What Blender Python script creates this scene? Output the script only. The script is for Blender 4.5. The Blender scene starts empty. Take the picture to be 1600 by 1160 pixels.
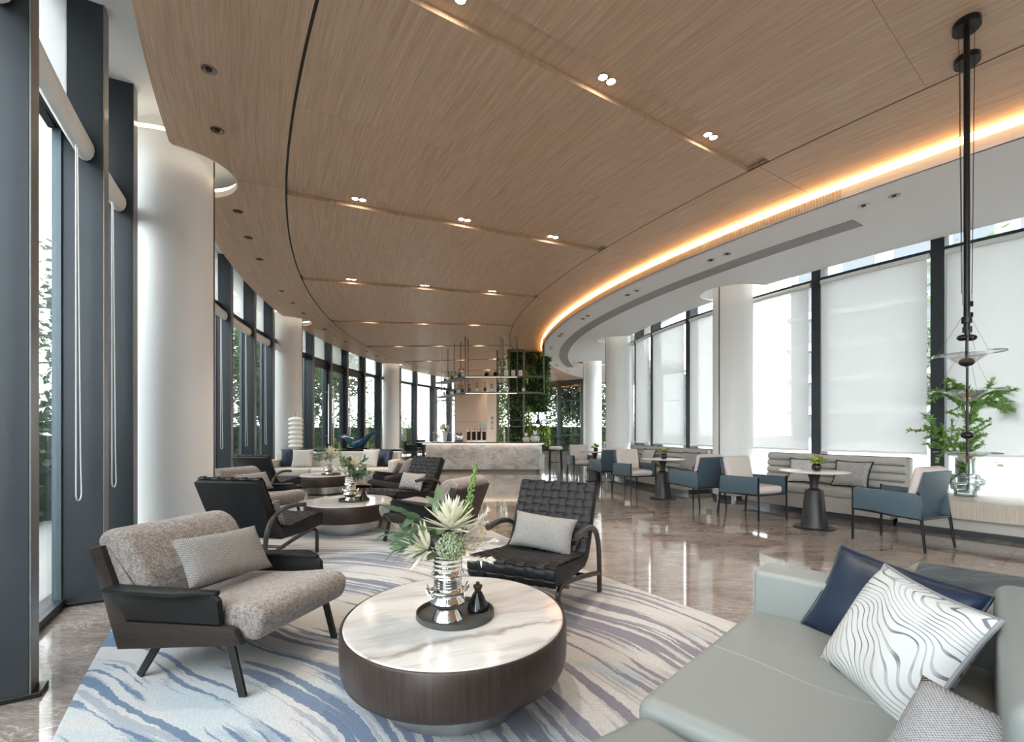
import bpy, bmesh, math, random
from math import sin, cos, pi, radians, atan2, sqrt
from mathutils import Vector, Matrix
random.seed(7)
SC = bpy.context.scene
COL = SC.collection

# ------------------------------------------------------------------ camera, sky, exposure
FPX, HOR, CZ = 745.0, 673.0, 1.27            # focal length / horizon row in the 1600x1160 frame, eye height
cam = bpy.data.cameras.new('camera'); cam_o = bpy.data.objects.new('camera', cam); COL.objects.link(cam_o)
cam.sensor_fit = 'HORIZONTAL'; cam.sensor_width = 36.0; cam.lens = FPX / 1600 * 36
cam.shift_y = (HOR - 580) / 1600; cam.clip_start = 0.02; cam.clip_end = 400
cam_o.location = (0, 0, CZ); cam_o.rotation_euler = (pi / 2, 0, 0)
SC.camera = cam_o
W = bpy.data.worlds.new('overcast_sky'); SC.world = W; W.use_nodes = True
bg = W.node_tree.nodes['Background']; bg.inputs[0].default_value = (0.93, 0.965, 1.0, 1); bg.inputs[1].default_value = 4.3
SC.view_settings.view_transform = 'Standard'; SC.view_settings.look = 'None'
SC.view_settings.gamma = 1.0; SC.view_settings.use_curve_mapping = False
SC.view_settings.exposure = 1.85
SC.cycles.use_denoising = True
SC.cycles.max_bounces = 10; SC.cycles.diffuse_bounces = 5; SC.cycles.transparent_max_bounces = 24
SC.cycles.sample_clamp_indirect = 8.0
SC.cycles.caustics_reflective = False; SC.cycles.caustics_refractive = False

# ------------------------------------------------------------------ plan of the curved hall
OX, OY = 17.6, 14.7                          # centre of all the arcs
ZC = 4.04                                    # timber ceiling
ZS = 3.86                                    # white soffit
RGL = 23.72                                  # outer glass line
RGR = 14.25                                  # inner glass line
COLR = 0.346
def rp(R, deg): a = radians(deg); return OX - R * cos(a), OY + R * sin(a)
def rad_dir(deg): a = radians(deg); return Vector((-cos(a), sin(a), 0))       # away from the centre
def tan_dir(deg): a = radians(deg); return Vector((sin(a), cos(a), 0))        # towards growing angle
def px(x, y, z=0.0):                         # pixel + height -> point
    d = FPX * (CZ - z) / (y - HOR); return (x - 800) / FPX * d, d
def face(dx, dy): return atan2(dy, dx) - pi / 2

# ------------------------------------------------------------------ materials
MATS = {}
def nmat(name):
    m = bpy.data.materials.new(name); m.use_nodes = True; MATS[name] = m
    nt = m.node_tree; return m, nt, nt.nodes['Principled BSDF']
def pm(name, col, rough=0.5, metal=0.0, spec=0.5, bump=0.0, bscale=200.0, var=0.0, vscale=6.0, coat=0.0, sheen=0.0, trans=0.0, emis=None, es=0.0, ior=1.45):
    m, nt, b = nmat(name)
    b.inputs['Base Color'].default_value = (*col, 1); b.inputs['Roughness'].default_value = rough
    b.inputs['Metallic'].default_value = metal; b.inputs['Specular IOR Level'].default_value = spec
    b.inputs['Coat Weight'].default_value = coat; b.inputs['Sheen Weight'].default_value = sheen
    b.inputs['Transmission Weight'].default_value = trans; b.inputs['IOR'].default_value = ior
    if emis: b.inputs['Emission Color'].default_value = (*emis, 1); b.inputs['Emission Strength'].default_value = es
    if bump or var:
        tc = nt.nodes.new('ShaderNodeTexCoord')
    if bump:
        n = nt.nodes.new('ShaderNodeTexNoise'); n.inputs['Scale'].default_value = bscale; n.inputs['Detail'].default_value = 3
        bp = nt.nodes.new('ShaderNodeBump'); bp.inputs['Strength'].default_value = bump; bp.inputs['Distance'].default_value = 0.01
        nt.links.new(tc.outputs['Object'], n.inputs['Vector']); nt.links.new(n.outputs['Fac'], bp.inputs['Height']); nt.links.new(bp.outputs['Normal'], b.inputs['Normal'])
    if var:
        n = nt.nodes.new('ShaderNodeTexNoise'); n.inputs['Scale'].default_value = vscale; n.inputs['Detail'].default_value = 5
        r = nt.nodes.new('ShaderNodeValToRGB')
        r.color_ramp.elements[0].position = 0.3; r.color_ramp.elements[1].position = 0.7
        r.color_ramp.elements[0].color = (*[c * (1 - var) for c in col], 1); r.color_ramp.elements[1].color = (*[min(1, c * (1 + var)) for c in col], 1)
        nt.links.new(tc.outputs['Object'], n.inputs['Vector']); nt.links.new(n.outputs['Fac'], r.inputs['Fac']); nt.links.new(r.outputs['Color'], b.inputs['Base Color'])
    return m
class G:                                     # tiny node-graph helper
    def __init__(s, nt): s.nt = nt
    def n(s, t, **k):
        o = s.nt.nodes.new('ShaderNode' + t)
        for a, v in k.items(): setattr(o, a, v)
        return o
    def l(s, a, b): s.nt.links.new(a, b)
    def math(s, op, a, b=None, c=None):
        o = s.n('Math', operation=op)
        for i, v in enumerate((a, b, c)):
            if v is None: continue
            if isinstance(v, (int, float)): o.inputs[i].default_value = v
            else: s.l(v, o.inputs[i])
        return o.outputs[0]
    def noise(s, vec, scale, detail=4, rough=0.5, dist=0.0):
        o = s.n('TexNoise'); o.inputs['Scale'].default_value = scale; o.inputs['Detail'].default_value = detail
        o.inputs['Roughness'].default_value = rough; o.inputs['Distortion'].default_value = dist
        if vec is not None: s.l(vec, o.inputs['Vector'])
        return o.outputs['Fac']
    def ramp(s, fac, stops, interp='LINEAR'):
        o = s.n('ValToRGB'); cr = o.color_ramp; cr.interpolation = interp
        while len(cr.elements) < len(stops): cr.elements.new(0.5)
        for e, (p, c) in zip(cr.elements, stops): e.position = p; e.color = (*c, 1) if len(c) == 3 else c
        s.l(fac, o.inputs['Fac']); return o.outputs['Color']
    def comb(s, x, y, z=0.0):
        o = s.n('CombineXYZ')
        for i, v in enumerate((x, y, z)):
            if isinstance(v, (int, float)): o.inputs[i].default_value = v
            else: s.l(v, o.inputs[i])
        return o.outputs[0]
    def mix(s, fac, a, b, mode='MIX'):
        o = s.n('Mix', data_type='RGBA', blend_type=mode)
        if isinstance(fac, (int, float)): o.inputs[0].default_value = fac
        else: s.l(fac, o.inputs[0])
        for i, v in ((6, a), (7, b)):
            if isinstance(v, tuple): o.inputs[i].default_value = (*v, 1)
            else: s.l(v, o.inputs[i])
        return o.outputs[2]
    def bump(s, h, b, strength=0.3, dist=0.01):
        o = s.n('Bump'); o.inputs['Strength'].default_value = strength; o.inputs['Distance'].default_value = dist
        s.l(h, o.inputs['Height']); s.l(o.outputs[0], b.inputs['Normal'])
    def polar(s):                            # distance from and angle about the hall's centre
        p = s.n('NewGeometry').outputs['Position']; q = s.n('SeparateXYZ'); s.l(p, q.inputs[0])
        x = s.math('SUBTRACT', OX, q.outputs[0]); y = s.math('SUBTRACT', q.outputs[1], OY)
        R = s.math('SQRT', s.math('ADD', s.math('MULTIPLY', x, x), s.math('MULTIPLY', y, y)))
        return R, s.math('ARCTAN2', y, x), q.outputs[2]

def mat_ceiling():
    m, nt, b = nmat('oak_veneer'); g = G(nt); R, A, Z = g.polar()
    oi = g.n('ObjectInfo'); off = g.math('MULTIPLY', oi.outputs['Random'], 40.0)
    v = g.comb(g.math('MULTIPLY', R, 26.0), g.math('MULTIPLY', A, 22.0), off)
    n1 = g.noise(v, 1.0, 6, 0.65, 0.6)
    v2 = g.comb(g.math('MULTIPLY', R, 110.0), g.math('MULTIPLY', A, 60.0), off); n2 = g.noise(v2, 1.0, 3, 0.6)
    c1 = g.ramp(n1, [(0.28, (0.50, 0.335, 0.22)), (0.5, (0.595, 0.415, 0.285)), (0.72, (0.665, 0.49, 0.355))])
    c2 = g.ramp(n2, [(0.35, (0.84, 0.84, 0.84)), (0.65, (1.06, 1.06, 1.06))])
    g.l(g.mix(1.0, c1, c2, 'MULTIPLY'), b.inputs['Base Color']); b.inputs['Roughness'].default_value = 0.42
    b.inputs['Specular IOR Level'].default_value = 0.35
    return m
def mat_floor():
    m, nt, b = nmat('polished_brown_marble'); g = G(nt)
    p = g.n('NewGeometry').outputs['Position']; mp = g.n('Mapping'); g.l(p, mp.inputs['Vector'])
    mp.inputs['Rotation'].default_value = (0, 0, radians(38)); mp.inputs['Scale'].default_value = (0.55, 1.7, 1)
    oi = g.n('ObjectInfo'); add = g.n('VectorMath', operation='ADD'); g.l(mp.outputs[0], add.inputs[0])
    g.l(g.comb(0.0, 0.0, g.math('MULTIPLY', oi.outputs['Random'], 0.9)), add.inputs[1]); v = add.outputs[0]
    n1 = g.noise(v, 1.3, 10, 0.66, 1.0); n2 = g.noise(v, 4.2, 9, 0.66, 1.6); n3 = g.noise(v, 11.0, 8, 0.7, 1.2)
    c = g.ramp(n1, [(0.25, (0.10, 0.085, 0.078)), (0.42, (0.175, 0.14, 0.123)), (0.58, (0.27, 0.225, 0.20)), (0.8, (0.13, 0.112, 0.104))])
    def vn(n, w): return g.ramp(g.math('ABSOLUTE', g.math('SUBTRACT', n, 0.5)), [(0.0, (1, 1, 1)), (w * .35, (0.4, 0.4, 0.4)), (w, (0, 0, 0))])
    fine = g.ramp(g.noise(v, 30, 6, 0.75, 0.6), [(0.3, (0.72, 0.72, 0.72)), (0.7, (1.26, 1.26, 1.26))])
    c = g.mix(1.0, c, fine, 'MULTIPLY')
    c = g.mix(g.math('MULTIPLY', vn(n3, .035), 0.5), c, (0.40, 0.37, 0.355))
    c = g.mix(g.math('MULTIPLY', g.math('MULTIPLY', vn(n2, .016), g.ramp(g.noise(v, .9, 2), [(.42, (0, 0, 0)), (.62, (1, 1, 1))])), 0.85), c, (0.66, 0.63, 0.61))
    g.l(c, b.inputs['Base Color']); b.inputs['Roughness'].default_value = 0.06; b.inputs['Specular IOR Level'].default_value = 0.6
    return m
def mat_marble(name, base, dark, veinc, rot, sc, vein_w=0.03, rough=0.12, amt=0.8, rings=None):
    m, nt, b = nmat(name); g = G(nt)
    tc = g.n('TexCoord'); mp = g.n('Mapping'); g.l(tc.outputs['Object'], mp.inputs['Vector'])
    mp.inputs['Rotation'].default_value = rot; mp.inputs['Scale'].default_value = sc
    v = mp.outputs[0]
    n1 = g.noise(v, 1.5, 8, 0.6, 0.8); n2 = g.noise(v, 2.2, 9, 0.62, 1.6)
    c = g.ramp(n1, [(0.3, dark), (0.55, base)])
    ab = g.math('ABSOLUTE', g.math('SUBTRACT', n2, 0.5))
    f = g.ramp(ab, [(0.0, (1, 1, 1)), (vein_w * 0.4, (0.5, 0.5, 0.5)), (vein_w, (0, 0, 0))])
    msk = g.ramp(g.noise(v, 1.1, 2), [(0.42, (0, 0, 0)), (0.6, (1, 1, 1))])
    g.l(g.mix(g.math('MULTIPLY', g.math('MULTIPLY', f, msk), amt), c, veinc), b.inputs['Base Color'])
    b.inputs['Roughness'].default_value = rough
    return m
def mat_tabletop():
    m, nt, b = nmat('veined_white_marble'); g = G(nt)
    tc = g.n('TexCoord'); mp = g.n('Mapping'); g.l(tc.outputs['Object'], mp.inputs['Vector']); mp.inputs['Rotation'].default_value = (0, 0, radians(-27))
    q = g.n('SeparateXYZ'); g.l(mp.outputs[0], q.inputs[0]); v = mp.outputs[0]
    wob = g.math('ADD', g.math('MULTIPLY', g.math('SUBTRACT', g.noise(v, 2.4, 3), 0.5), 0.22), g.math('MULTIPLY', g.math('SUBTRACT', g.noise(v, 22.0, 4), 0.5), 0.035))
    y = g.math('ADD', q.outputs[1], wob)
    st = g.noise(g.comb(g.math('MULTIPLY', q.outputs[0], 2.2), g.math('MULTIPLY', y, 34.0), 0.0), 1.0, 5, 0.65)
    def band(c0, w): return g.ramp(g.math('ABSOLUTE', g.math('SUBTRACT', y, c0)), [(0.0, (1, 1, 1)), (w * .4, (.55, .55, .55)), (w, (0, 0, 0))])
    c = g.ramp(g.noise(g.comb(g.math('MULTIPLY', q.outputs[0], 1.6), g.math('MULTIPLY', y, 7.0), 4.0), 1.0, 5, 0.6), [(0.32, (0.47, 0.45, 0.44)), (0.52, (0.61, 0.60, 0.59))])
    for c0, w, a in ((-.30, .035, .95), (-.12, .05, .35), (.10, .08, .35), (.31, .06, .30), (-.43, .03, .4)):
        f_ = g.math('MULTIPLY', band(c0, w), g.math('MULTIPLY', g.ramp(st, [(0.34, (0, 0, 0)), (0.58, (1, 1, 1))]), a))
        c = g.mix(f_, c, (0.22, 0.175, 0.15))
    g.l(c, b.inputs['Base Color']); b.inputs['Roughness'].default_value = 0.12
    return m
def mat_rug():
    m, nt, b = nmat('rug_pile'); g = G(nt)
    p = g.n('NewGeometry').outputs['Position']; q = g.n('SeparateXYZ'); g.l(p, q.inputs[0])
    big = g.noise(p, 0.42, 2, 0.45); fin = g.noise(p, 16.0, 4, 0.7)
    x = g.math('ADD', q.outputs[0], 2.6); y = g.math('SUBTRACT', q.outputs[1], 0.55)
    d = g.math('SQRT', g.math('ADD', g.math('MULTIPLY', x, x), g.math('MULTIPLY', y, y)))
    a = g.math('ARCTAN2', y, x)
    dd = g.math('ADD', d, g.math('ADD', g.math('MULTIPLY', big, 0.95), g.math('MULTIPLY', fin, 0.035)))
    al = g.math('MULTIPLY', a, d)                      # length along a stripe
    jag = g.math('ADD', al, g.math('MULTIPLY', g.noise(g.comb(g.math('MULTIPLY', dd, 60.0), 0.0, 0.0), 1.0, 1), 0.35))
    s1 = g.noise(g.comb(g.math('MULTIPLY', dd, 20.0), g.math('MULTIPLY', jag, 0.36), 0.0), 1.0, 1, 0.4)
    s2 = g.noise(g.comb(g.math('MULTIPLY', dd, 30.0), g.math('MULTIPLY', jag, 0.8), 3.0), 1.0, 2, 0.5)
    brk = g.noise(g.comb(g.math('MULTIPLY', dd, 1.6), g.math('MULTIPLY', jag, 1.1), 7.0), 1.0, 2, 0.5)
    str1 = g.ramp(g.math('ADD', s1, g.math('MULTIPLY', g.math('SUBTRACT', brk, 0.5), 0.62)), [(0.535, (0, 0, 0)), (0.56, (1, 1, 1))])
    str2 = g.ramp(g.math('ADD', s2, g.math('MULTIPLY', g.math('SUBTRACT', brk, 0.5), 0.8)), [(0.56, (0, 0, 0)), (0.61, (1, 1, 1))])
    west = g.math('ADD', g.math('MULTIPLY', q.outputs[0], 0.28), g.math('ADD', g.math('MULTIPLY', q.outputs[1], 0.16), g.math('MULTIPLY', big, 0.7)))
    bluec = g.ramp(west, [(0.05, (0.075, 0.155, 0.27)), (0.45, (0.105, 0.155, 0.25)), (0.85, (0.17, 0.165, 0.215))])
    palec = g.ramp(west, [(0.02, (0.34, 0.48, 0.56)), (0.38, (0.48, 0.53, 0.56)), (0.8, (0.475, 0.455, 0.45))])
    sec = g.noise(g.comb(g.math('MULTIPLY', dd, 2.2), g.math('MULTIPLY', jag, 1.0), 11.0), 1.0, 2)
    base = g.mix(g.ramp(sec, [(0.42, (0, 0, 0)), (0.52, (1, 1, 1))]), palec, (0.535, 0.525, 0.525))
    base = g.mix(g.ramp(g.noise(g.comb(g.math('MULTIPLY', dd, 1.6), g.math('MULTIPLY', jag, 1.6), 17.0), 1.0, 2), [(0.60, (0, 0, 0)), (0.64, (0.65, 0.65, 0.65))]), base, (0.31, 0.40, 0.47))
    c = g.mix(g.math('MULTIPLY', str2, 0.42), base, bluec)
    c = g.mix(g.math('MULTIPLY', str1, 0.9), c, bluec)
    sp = g.ramp(g.noise(p, 160.0, 2, 0.6), [(0.3, (0.78, 0.78, 0.78)), (0.7, (1.16, 1.16, 1.16))])
    g.l(g.mix(1.0, c, sp, 'MULTIPLY'), b.inputs['Base Color']); b.inputs['Roughness'].default_value = 0.95
    b.inputs['Sheen Weight'].default_value = 0.2; b.inputs['Specular IOR Level'].default_value = 0.1
    g.bump(g.noise(p, 220.0, 2), b, 0.5, 0.006)
    return m
def mat_grain(name, c0, c1, axis, rough=0.4, s=40.0, spec=0.4):
    m, nt, b = nmat(name); g = G(nt)
    tc = g.n('TexCoord'); mp = g.n('Mapping'); g.l(tc.outputs['Object'], mp.inputs['Vector'])
    sc = [s, s, s]; sc[axis] = s * 0.04; mp.inputs['Scale'].default_value = sc
    n = g.noise(mp.outputs[0], 1.0, 5, 0.65, 0.4)
    g.l(g.ramp(n, [(0.3, c0), (0.7, c1)]), b.inputs['Base Color']); b.inputs['Roughness'].default_value = rough; b.inputs['Specular IOR Level'].default_value = spec
    return m
def mat_weave(name, c0, c1, s=160.0, rough=0.95, bump=0.5, ang=0.0, stretch=(1, 1, 1)):
    m, nt, b = nmat(name); g = G(nt)
    tc = g.n('TexCoord'); mp = g.n('Mapping'); g.l(tc.outputs['Object'], mp.inputs['Vector']); mp.inputs['Rotation'].default_value = (0, 0, ang); mp.inputs['Scale'].default_value = stretch
    n = g.noise(mp.outputs[0], s, 2, 0.7); n2 = g.noise(mp.outputs[0], s * 0.28, 3, 0.7)
    f = g.math('ADD', g.math('MULTIPLY', n, 0.65), g.math('MULTIPLY', n2, 0.35))
    g.l(g.ramp(f, [(0.38, c0), (0.62, c1)]), b.inputs['Base Color']); b.inputs['Roughness'].default_value = rough
    b.inputs['Specular IOR Level'].default_value = 0.15; b.inputs['Sheen Weight'].default_value = 0.25
    g.bump(n, b, bump, 0.004)
    return m
def mat_knit(name, c0, c1, sx, sy, amp=0.5):
    m, nt, b = nmat(name); g = G(nt)
    tc = g.n('TexCoord'); q = g.n('SeparateXYZ'); g.l(tc.outputs['Object'], q.inputs[0])
    a = g.math('SINE', g.math('MULTIPLY', q.outputs[0], sx)); c = g.math('SINE', g.math('MULTIPLY', q.outputs[1], sy))
    f = g.math('ADD', g.math('MULTIPLY', g.math('MULTIPLY', a, c), 0.35), g.math('ADD', 0.25, g.math('MULTIPLY', g.noise(tc.outputs['Object'], 150, 2), 0.5)))
    g.l(g.ramp(f, [(0.2, c0), (0.75, c1)]), b.inputs['Base Color']); b.inputs['Roughness'].default_value = 0.95; b.inputs['Specular IOR Level'].default_value = 0.1
    g.bump(f, b, amp, 0.006)
    return m
def mat_embroidered():
    m, nt, b = nmat('embroidered_white_linen'); g = G(nt)
    tc = g.n('TexCoord'); v = tc.outputs['Object']
    big = g.noise(v, 4.6, 1, 0.4); w = g.n('SeparateXYZ'); g.l(v, w.inputs[0])
    ph = g.math('ADD', g.math('MULTIPLY', g.math('ADD', g.math('MULTIPLY', w.outputs[0], 0.45), w.outputs[1]), 42.0), g.math('MULTIPLY', big, 13.5))
    fr = g.math('ABSOLUTE', g.math('SUBTRACT', g.math('FRACT', ph), 0.5))
    wid = g.math('ADD', 0.06, g.math('MULTIPLY', g.noise(v, 9.0, 1), 0.17))
    line = g.ramp(g.math('DIVIDE', fr, wid), [(0.55, (1, 1, 1)), (0.8, (0, 0, 0))])
    lc = g.ramp(g.noise(v, 12, 1), [(0.4, (0.14, 0.14, 0.15)), (0.6, (0.4, 0.4, 0.4))])
    g.l(g.mix(line, (0.56, 0.565, 0.565), lc), b.inputs['Base Color']); b.inputs['Roughness'].default_value = 0.9
    g.bump(g.math('SUBTRACT', g.math('MULTIPLY', g.noise(v, 240, 2), 0.3), line), b, 0.55, 0.004)
    return m
def mat_glass(name, tint, refl=0.5, rough=0.0):
    m = bpy.data.materials.new(name); m.use_nodes = True; nt = m.node_tree; nt.nodes.clear(); g = G(nt)
    out = g.n('OutputMaterial'); t = g.n('BsdfTransparent'); t.inputs[0].default_value = (*tint, 1)
    gl = g.n('BsdfGlossy'); gl.inputs['Roughness'].default_value = rough; fr = g.n('Fresnel'); fr.inputs[0].default_value = 1.5
    mx = g.n('MixShader'); g.l(g.math('MULTIPLY', fr.outputs[0], refl), mx.inputs[0]); g.l(t.outputs[0], mx.inputs[1]); g.l(gl.outputs[0], mx.inputs[2]); g.l(mx.outputs[0], out.inputs[0])
    MATS[name] = m; return m
def mat_blind(name, see, col=(0.70, 0.695, 0.69)):
    m = bpy.data.materials.new(name); m.use_nodes = True; nt = m.node_tree; nt.nodes.clear(); g = G(nt)
    out = g.n('OutputMaterial'); t = g.n('BsdfTransparent'); t.inputs[0].default_value = (0.98, 0.98, 0.98, 1)
    d = g.n('BsdfDiffuse'); d.inputs[0].default_value = (*col, 1); tr = g.n('BsdfTranslucent'); tr.inputs[0].default_value = (*col, 1)
    m1 = g.n('MixShader'); m1.inputs[0].default_value = 0.55; g.l(d.outputs[0], m1.inputs[1]); g.l(tr.outputs[0], m1.inputs[2])
    m2 = g.n('MixShader'); m2.inputs[0].default_value = see; g.l(m1.outputs[0], m2.inputs[1]); g.l(t.outputs[0], m2.inputs[2]); g.l(m2.outputs[0], out.inputs[0])
    MATS[name] = m; return m
def mat_leaf(name, c0, c1, trans=0.35):
    m, nt, b = nmat(name); g = G(nt)
    p = g.n('NewGeometry')
    f = g.noise(p.outputs['Position'], 3.0, 4, 0.7)
    c = g.ramp(f, [(0.3, c0), (0.7, c1)])
    g.l(c, b.inputs['Base Color']); b.inputs['Roughness'].default_value = 0.55
    tr = g.n('BsdfTranslucent'); g.l(c, tr.inputs[0]); mx = g.n('MixShader'); mx.inputs[0].default_value = trans
    out = nt.nodes['Material Output']; g.l(b.outputs[0], mx.inputs[1]); g.l(tr.outputs[0], mx.inputs[2]); g.l(mx.outputs[0], out.inputs[0])
    return m

M_CEIL = mat_ceiling(); M_FLOOR = mat_floor(); M_RUG = mat_rug()
M_WHITE = pm('white_paint', (0.88, 0.875, 0.86), 0.6, bump=0.03, bscale=60)
M_COLUMN = pm('column_plaster', (0.87, 0.865, 0.855), 0.45, bump=0.04, bscale=40)
M_SOFFIT = pm('soffit_paint', (0.84, 0.83, 0.84), 0.6)
M_BLACK = pm('joint_black', (0.012, 0.011, 0.01), 0.6)
M_FIN = pm('anodised_mullion', (0.042, 0.05, 0.058), 0.38, metal=0.35, spec=0.5, bump=0.03, bscale=300)
M_JAMB = pm('jamb_bluegrey', (0.10, 0.13, 0.15), 0.35, metal=0.4)
M_EDGE = pm('mullion_edge', (0.22, 0.205, 0.2), 0.35, metal=0.6)
M_CREAM = pm('recess_cream', (0.84, 0.80, 0.70), 0.6)
M_GREYSTRIP = pm('diffuser_grey', (0.33, 0.325, 0.33), 0.6, bump=0.25, bscale=500)
M_GRILLE = pm('grille_cream', (0.70, 0.56, 0.38), 0.5)
M_GROUT = pm('grout', (0.1, 0.085, 0.075), 0.7)
M_GLASS = mat_glass('window_glass', (0.91, 0.935, 0.93), 0.6)
M_GLASS2 = mat_glass('table_glass', (0.975, 0.985, 0.98), 0.4)
M_SMOKE = mat_glass('smoked_glass', (0.84, 0.88, 0.875), 0.8)
M_BLIND = mat_blind('roller_fabric', 0.22)
M_FROST = mat_blind('upper_blind', 0.40, (0.92, 0.92, 0.92))
M_CASS = pm('blind_cassette', (0.84, 0.84, 0.83), 0.4)
M_CHAIN = pm('bead_chain', (0.75, 0.75, 0.73), 0.35)
M_STEEL = pm('brushed_steel', (0.55, 0.55, 0.54), 0.28, metal=1.0, bump=0.02, bscale=300)
M_STEELD = pm('shelf_steel', (0.14, 0.125, 0.11), 0.4, metal=0.5)
M_CHROME = pm('chrome', (0.86, 0.86, 0.85), 0.04, metal=1.0)
M_COVE = pm('cove_led', (1, 1, 1), 0.5, emis=(1.0, 0.50, 0.20), es=8.5)
M_LAMP = pm('spot_lens', (1, 1, 1), 0.5, emis=(1.0, 0.86, 0.68), es=38.0)
M_LENSOFF = pm('spot_reflector', (0.32, 0.27, 0.22), 0.12, metal=1.0)
M_FABRIC = mat_weave('grey_boucle', (0.13, 0.108, 0.10), (0.38, 0.335, 0.315), 130)
M_WALNUT = mat_grain('dark_walnut', (0.018, 0.0135, 0.012), (0.042, 0.031, 0.027), 1, 0.45, 60, 0.3)
M_WENGE = mat_grain('wenge_veneer', (0.024, 0.016, 0.0135), (0.055, 0.036, 0.030), 2, 0.38, 60)
M_LEATHER = pm('black_leather', (0.009, 0.0092, 0.010), 0.45, bump=0.12, bscale=420, spec=0.32)
M_STRAP = pm('leather_strap', (0.011, 0.0115, 0.013), 0.45, bump=0.12, bscale=420, spec=0.32)
M_BRONZE = pm('bronze_frame', (0.058, 0.048, 0.042), 0.36, metal=0.3)
M_DARKLEG = pm('gunmetal_leg', (0.05, 0.052, 0.048), 0.35, metal=0.7)
M_BLKMETAL = pm('black_metal', (0.012, 0.012, 0.013), 0.35, metal=0.4)
M_TOP = mat_tabletop()
M_TOP2 = pm('cream_stone', (0.72, 0.66, 0.61), 0.2, var=0.06, vscale=5)
M_BARSTONE = mat_marble('grey_stone', (0.52, 0.50, 0.49), (0.27, 0.26, 0.255), (0.78, 0.77, 0.76), (0.3, 0.75, 0.2), (1.6, 1.6, 3.2), 0.06, 0.25, 0.8)
M_COUNTER = pm('counter_stone', (0.17, 0.155, 0.145), 0.25, var=0.2, vscale=8)
M_DARKSTONE = mat_marble('dark_blue_marble', (0.018, 0.023, 0.032), (0.04, 0.05, 0.065), (0.20, 0.22, 0.26), (0, 0, 1.1), (1.5, 5, 1), 0.07, 0.38, 0.5)
M_DARKSTONE.node_tree.nodes['Principled BSDF'].inputs['Specular IOR Level'].default_value = 0.2
M_SOFA = pm('sage_grey_leather', (0.245, 0.262, 0.254), 0.40, bump=0.06, bscale=300, spec=0.4)
M_SOFA2 = pm('cream_leather', (0.60, 0.565, 0.52), 0.5)
M_BANQ = pm('taupe_leather', (0.44, 0.42, 0.385), 0.42, bump=0.04, bscale=200)
M_BANQB = pm('banquette_base', (0.43, 0.39, 0.35), 0.5)
M_NAVY = pm('navy_leather', (0.010, 0.023, 0.048), 0.40, bump=0.10, bscale=60, spec=0.5)
M_EMB = mat_embroidered()
M_KNIT = mat_knit('grey_knit', (0.20, 0.20, 0.22), (0.50, 0.49, 0.50), 620, 900, 0.6)
M_KNITL = mat_knit('pale_knit', (0.11, 0.108, 0.11), (0.50, 0.48, 0.47), 520, 600, 0.9)
M_KNITW = mat_knit('striped_knit', (0.15, 0.14, 0.14), (0.52, 0.49, 0.48), 60, 330, 0.8)
M_KNITC = mat_knit('cream_knit', (0.50, 0.47, 0.44), (0.75, 0.71, 0.67), 200, 200, 0.5)
M_TWEED = mat_weave('tweed', (0.19, 0.175, 0.17), (0.52, 0.49, 0.47), 120, stretch=(1, 2.4, 1))
M_TWEEDL = mat_weave('pale_tweed', (0.36, 0.35, 0.34), (0.68, 0.66, 0.64), 120, stretch=(1, 2.4, 1))
M_BLUE = pm('slate_blue_leather', (0.066, 0.101, 0.127), 0.42, bump=0.05, bscale=250)
M_OATMEAL = pm('oatmeal_upholstery', (0.66, 0.585, 0.54), 0.7, bump=0.1, bscale=350)
M_PEDESTAL = pm('pedestal_bronze', (0.019, 0.015, 0.014), 0.42)
M_CONSOLE = mat_grain('ash_console', (0.40, 0.33, 0.27), (0.55, 0.47, 0.40), 2, 0.35, 70)
M_PLINTH = pm('plinth_dark', (0.09, 0.095, 0.10), 0.15, metal=0.5)
M_LAMPW = pm('opal_lamp', (0.86, 0.85, 0.82), 0.35, emis=(1, 0.95, 0.86), es=0.02)
M_SCULPT = pm('blue_glaze', (0.010, 0.065, 0.115), 0.22)
M_PANEL = mat_grain('beige_panel', (0.56, 0.42, 0.33), (0.64, 0.49, 0.39), 2, 0.5, 18)
M_PILLAR = pm('pillar_paint', (0.70, 0.58, 0.49), 0.55)
M_BACKWALL = pm('back_wall_paint', (0.60, 0.54, 0.48), 0.6)
M_BOTTLE = mat_glass('bottle_glass', (0.86, 0.89, 0.90), 1.0)
M_WHITEP = pm('white_ceramic', (0.82, 0.81, 0.79), 0.3)
M_COPPER = pm('copper', (0.62, 0.30, 0.18), 0.3, metal=0.9)
M_COFFEE = pm('coffee_beans', (0.035, 0.022, 0.016), 0.5)
M_EUC = mat_leaf('eucalyptus_leaf', (0.085, 0.15, 0.085), (0.16, 0.24, 0.14), 0.2)
M_PROTEA = mat_leaf('protea_petal', (0.72, 0.71, 0.56), (0.86, 0.84, 0.73), 0.3)
M_PAMPAS = mat_leaf('pampas_plume', (0.70, 0.66, 0.60), (0.84, 0.81, 0.76), 0.35)
M_HYD = mat_leaf('hydrangea_floret', (0.36, 0.44, 0.27), (0.60, 0.66, 0.45), 0.3)
M_SPIKE = mat_leaf('green_spike', (0.22, 0.36, 0.10), (0.36, 0.50, 0.18), 0.25)
M_BERRY = pm('berry', (0.36, 0.28, 0.13), 0.5)
M_STEM = pm('stem', (0.10, 0.075, 0.045), 0.7)
M_FERN = mat_leaf('fern_leaf', (0.14, 0.30, 0.06), (0.30, 0.50, 0.14), 0.4)
M_GARDEN = mat_leaf('garden_leaf', (0.014, 0.034, 0.010), (0.05, 0.09, 0.026), 0.3)
M_LIME = mat_leaf('lime_leaf', (0.16, 0.28, 0.05), (0.34, 0.44, 0.10), 0.35)
M_TREE = mat_leaf('tree_leaf', (0.045, 0.075, 0.03), (0.13, 0.17, 0.085), 0.45)
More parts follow.
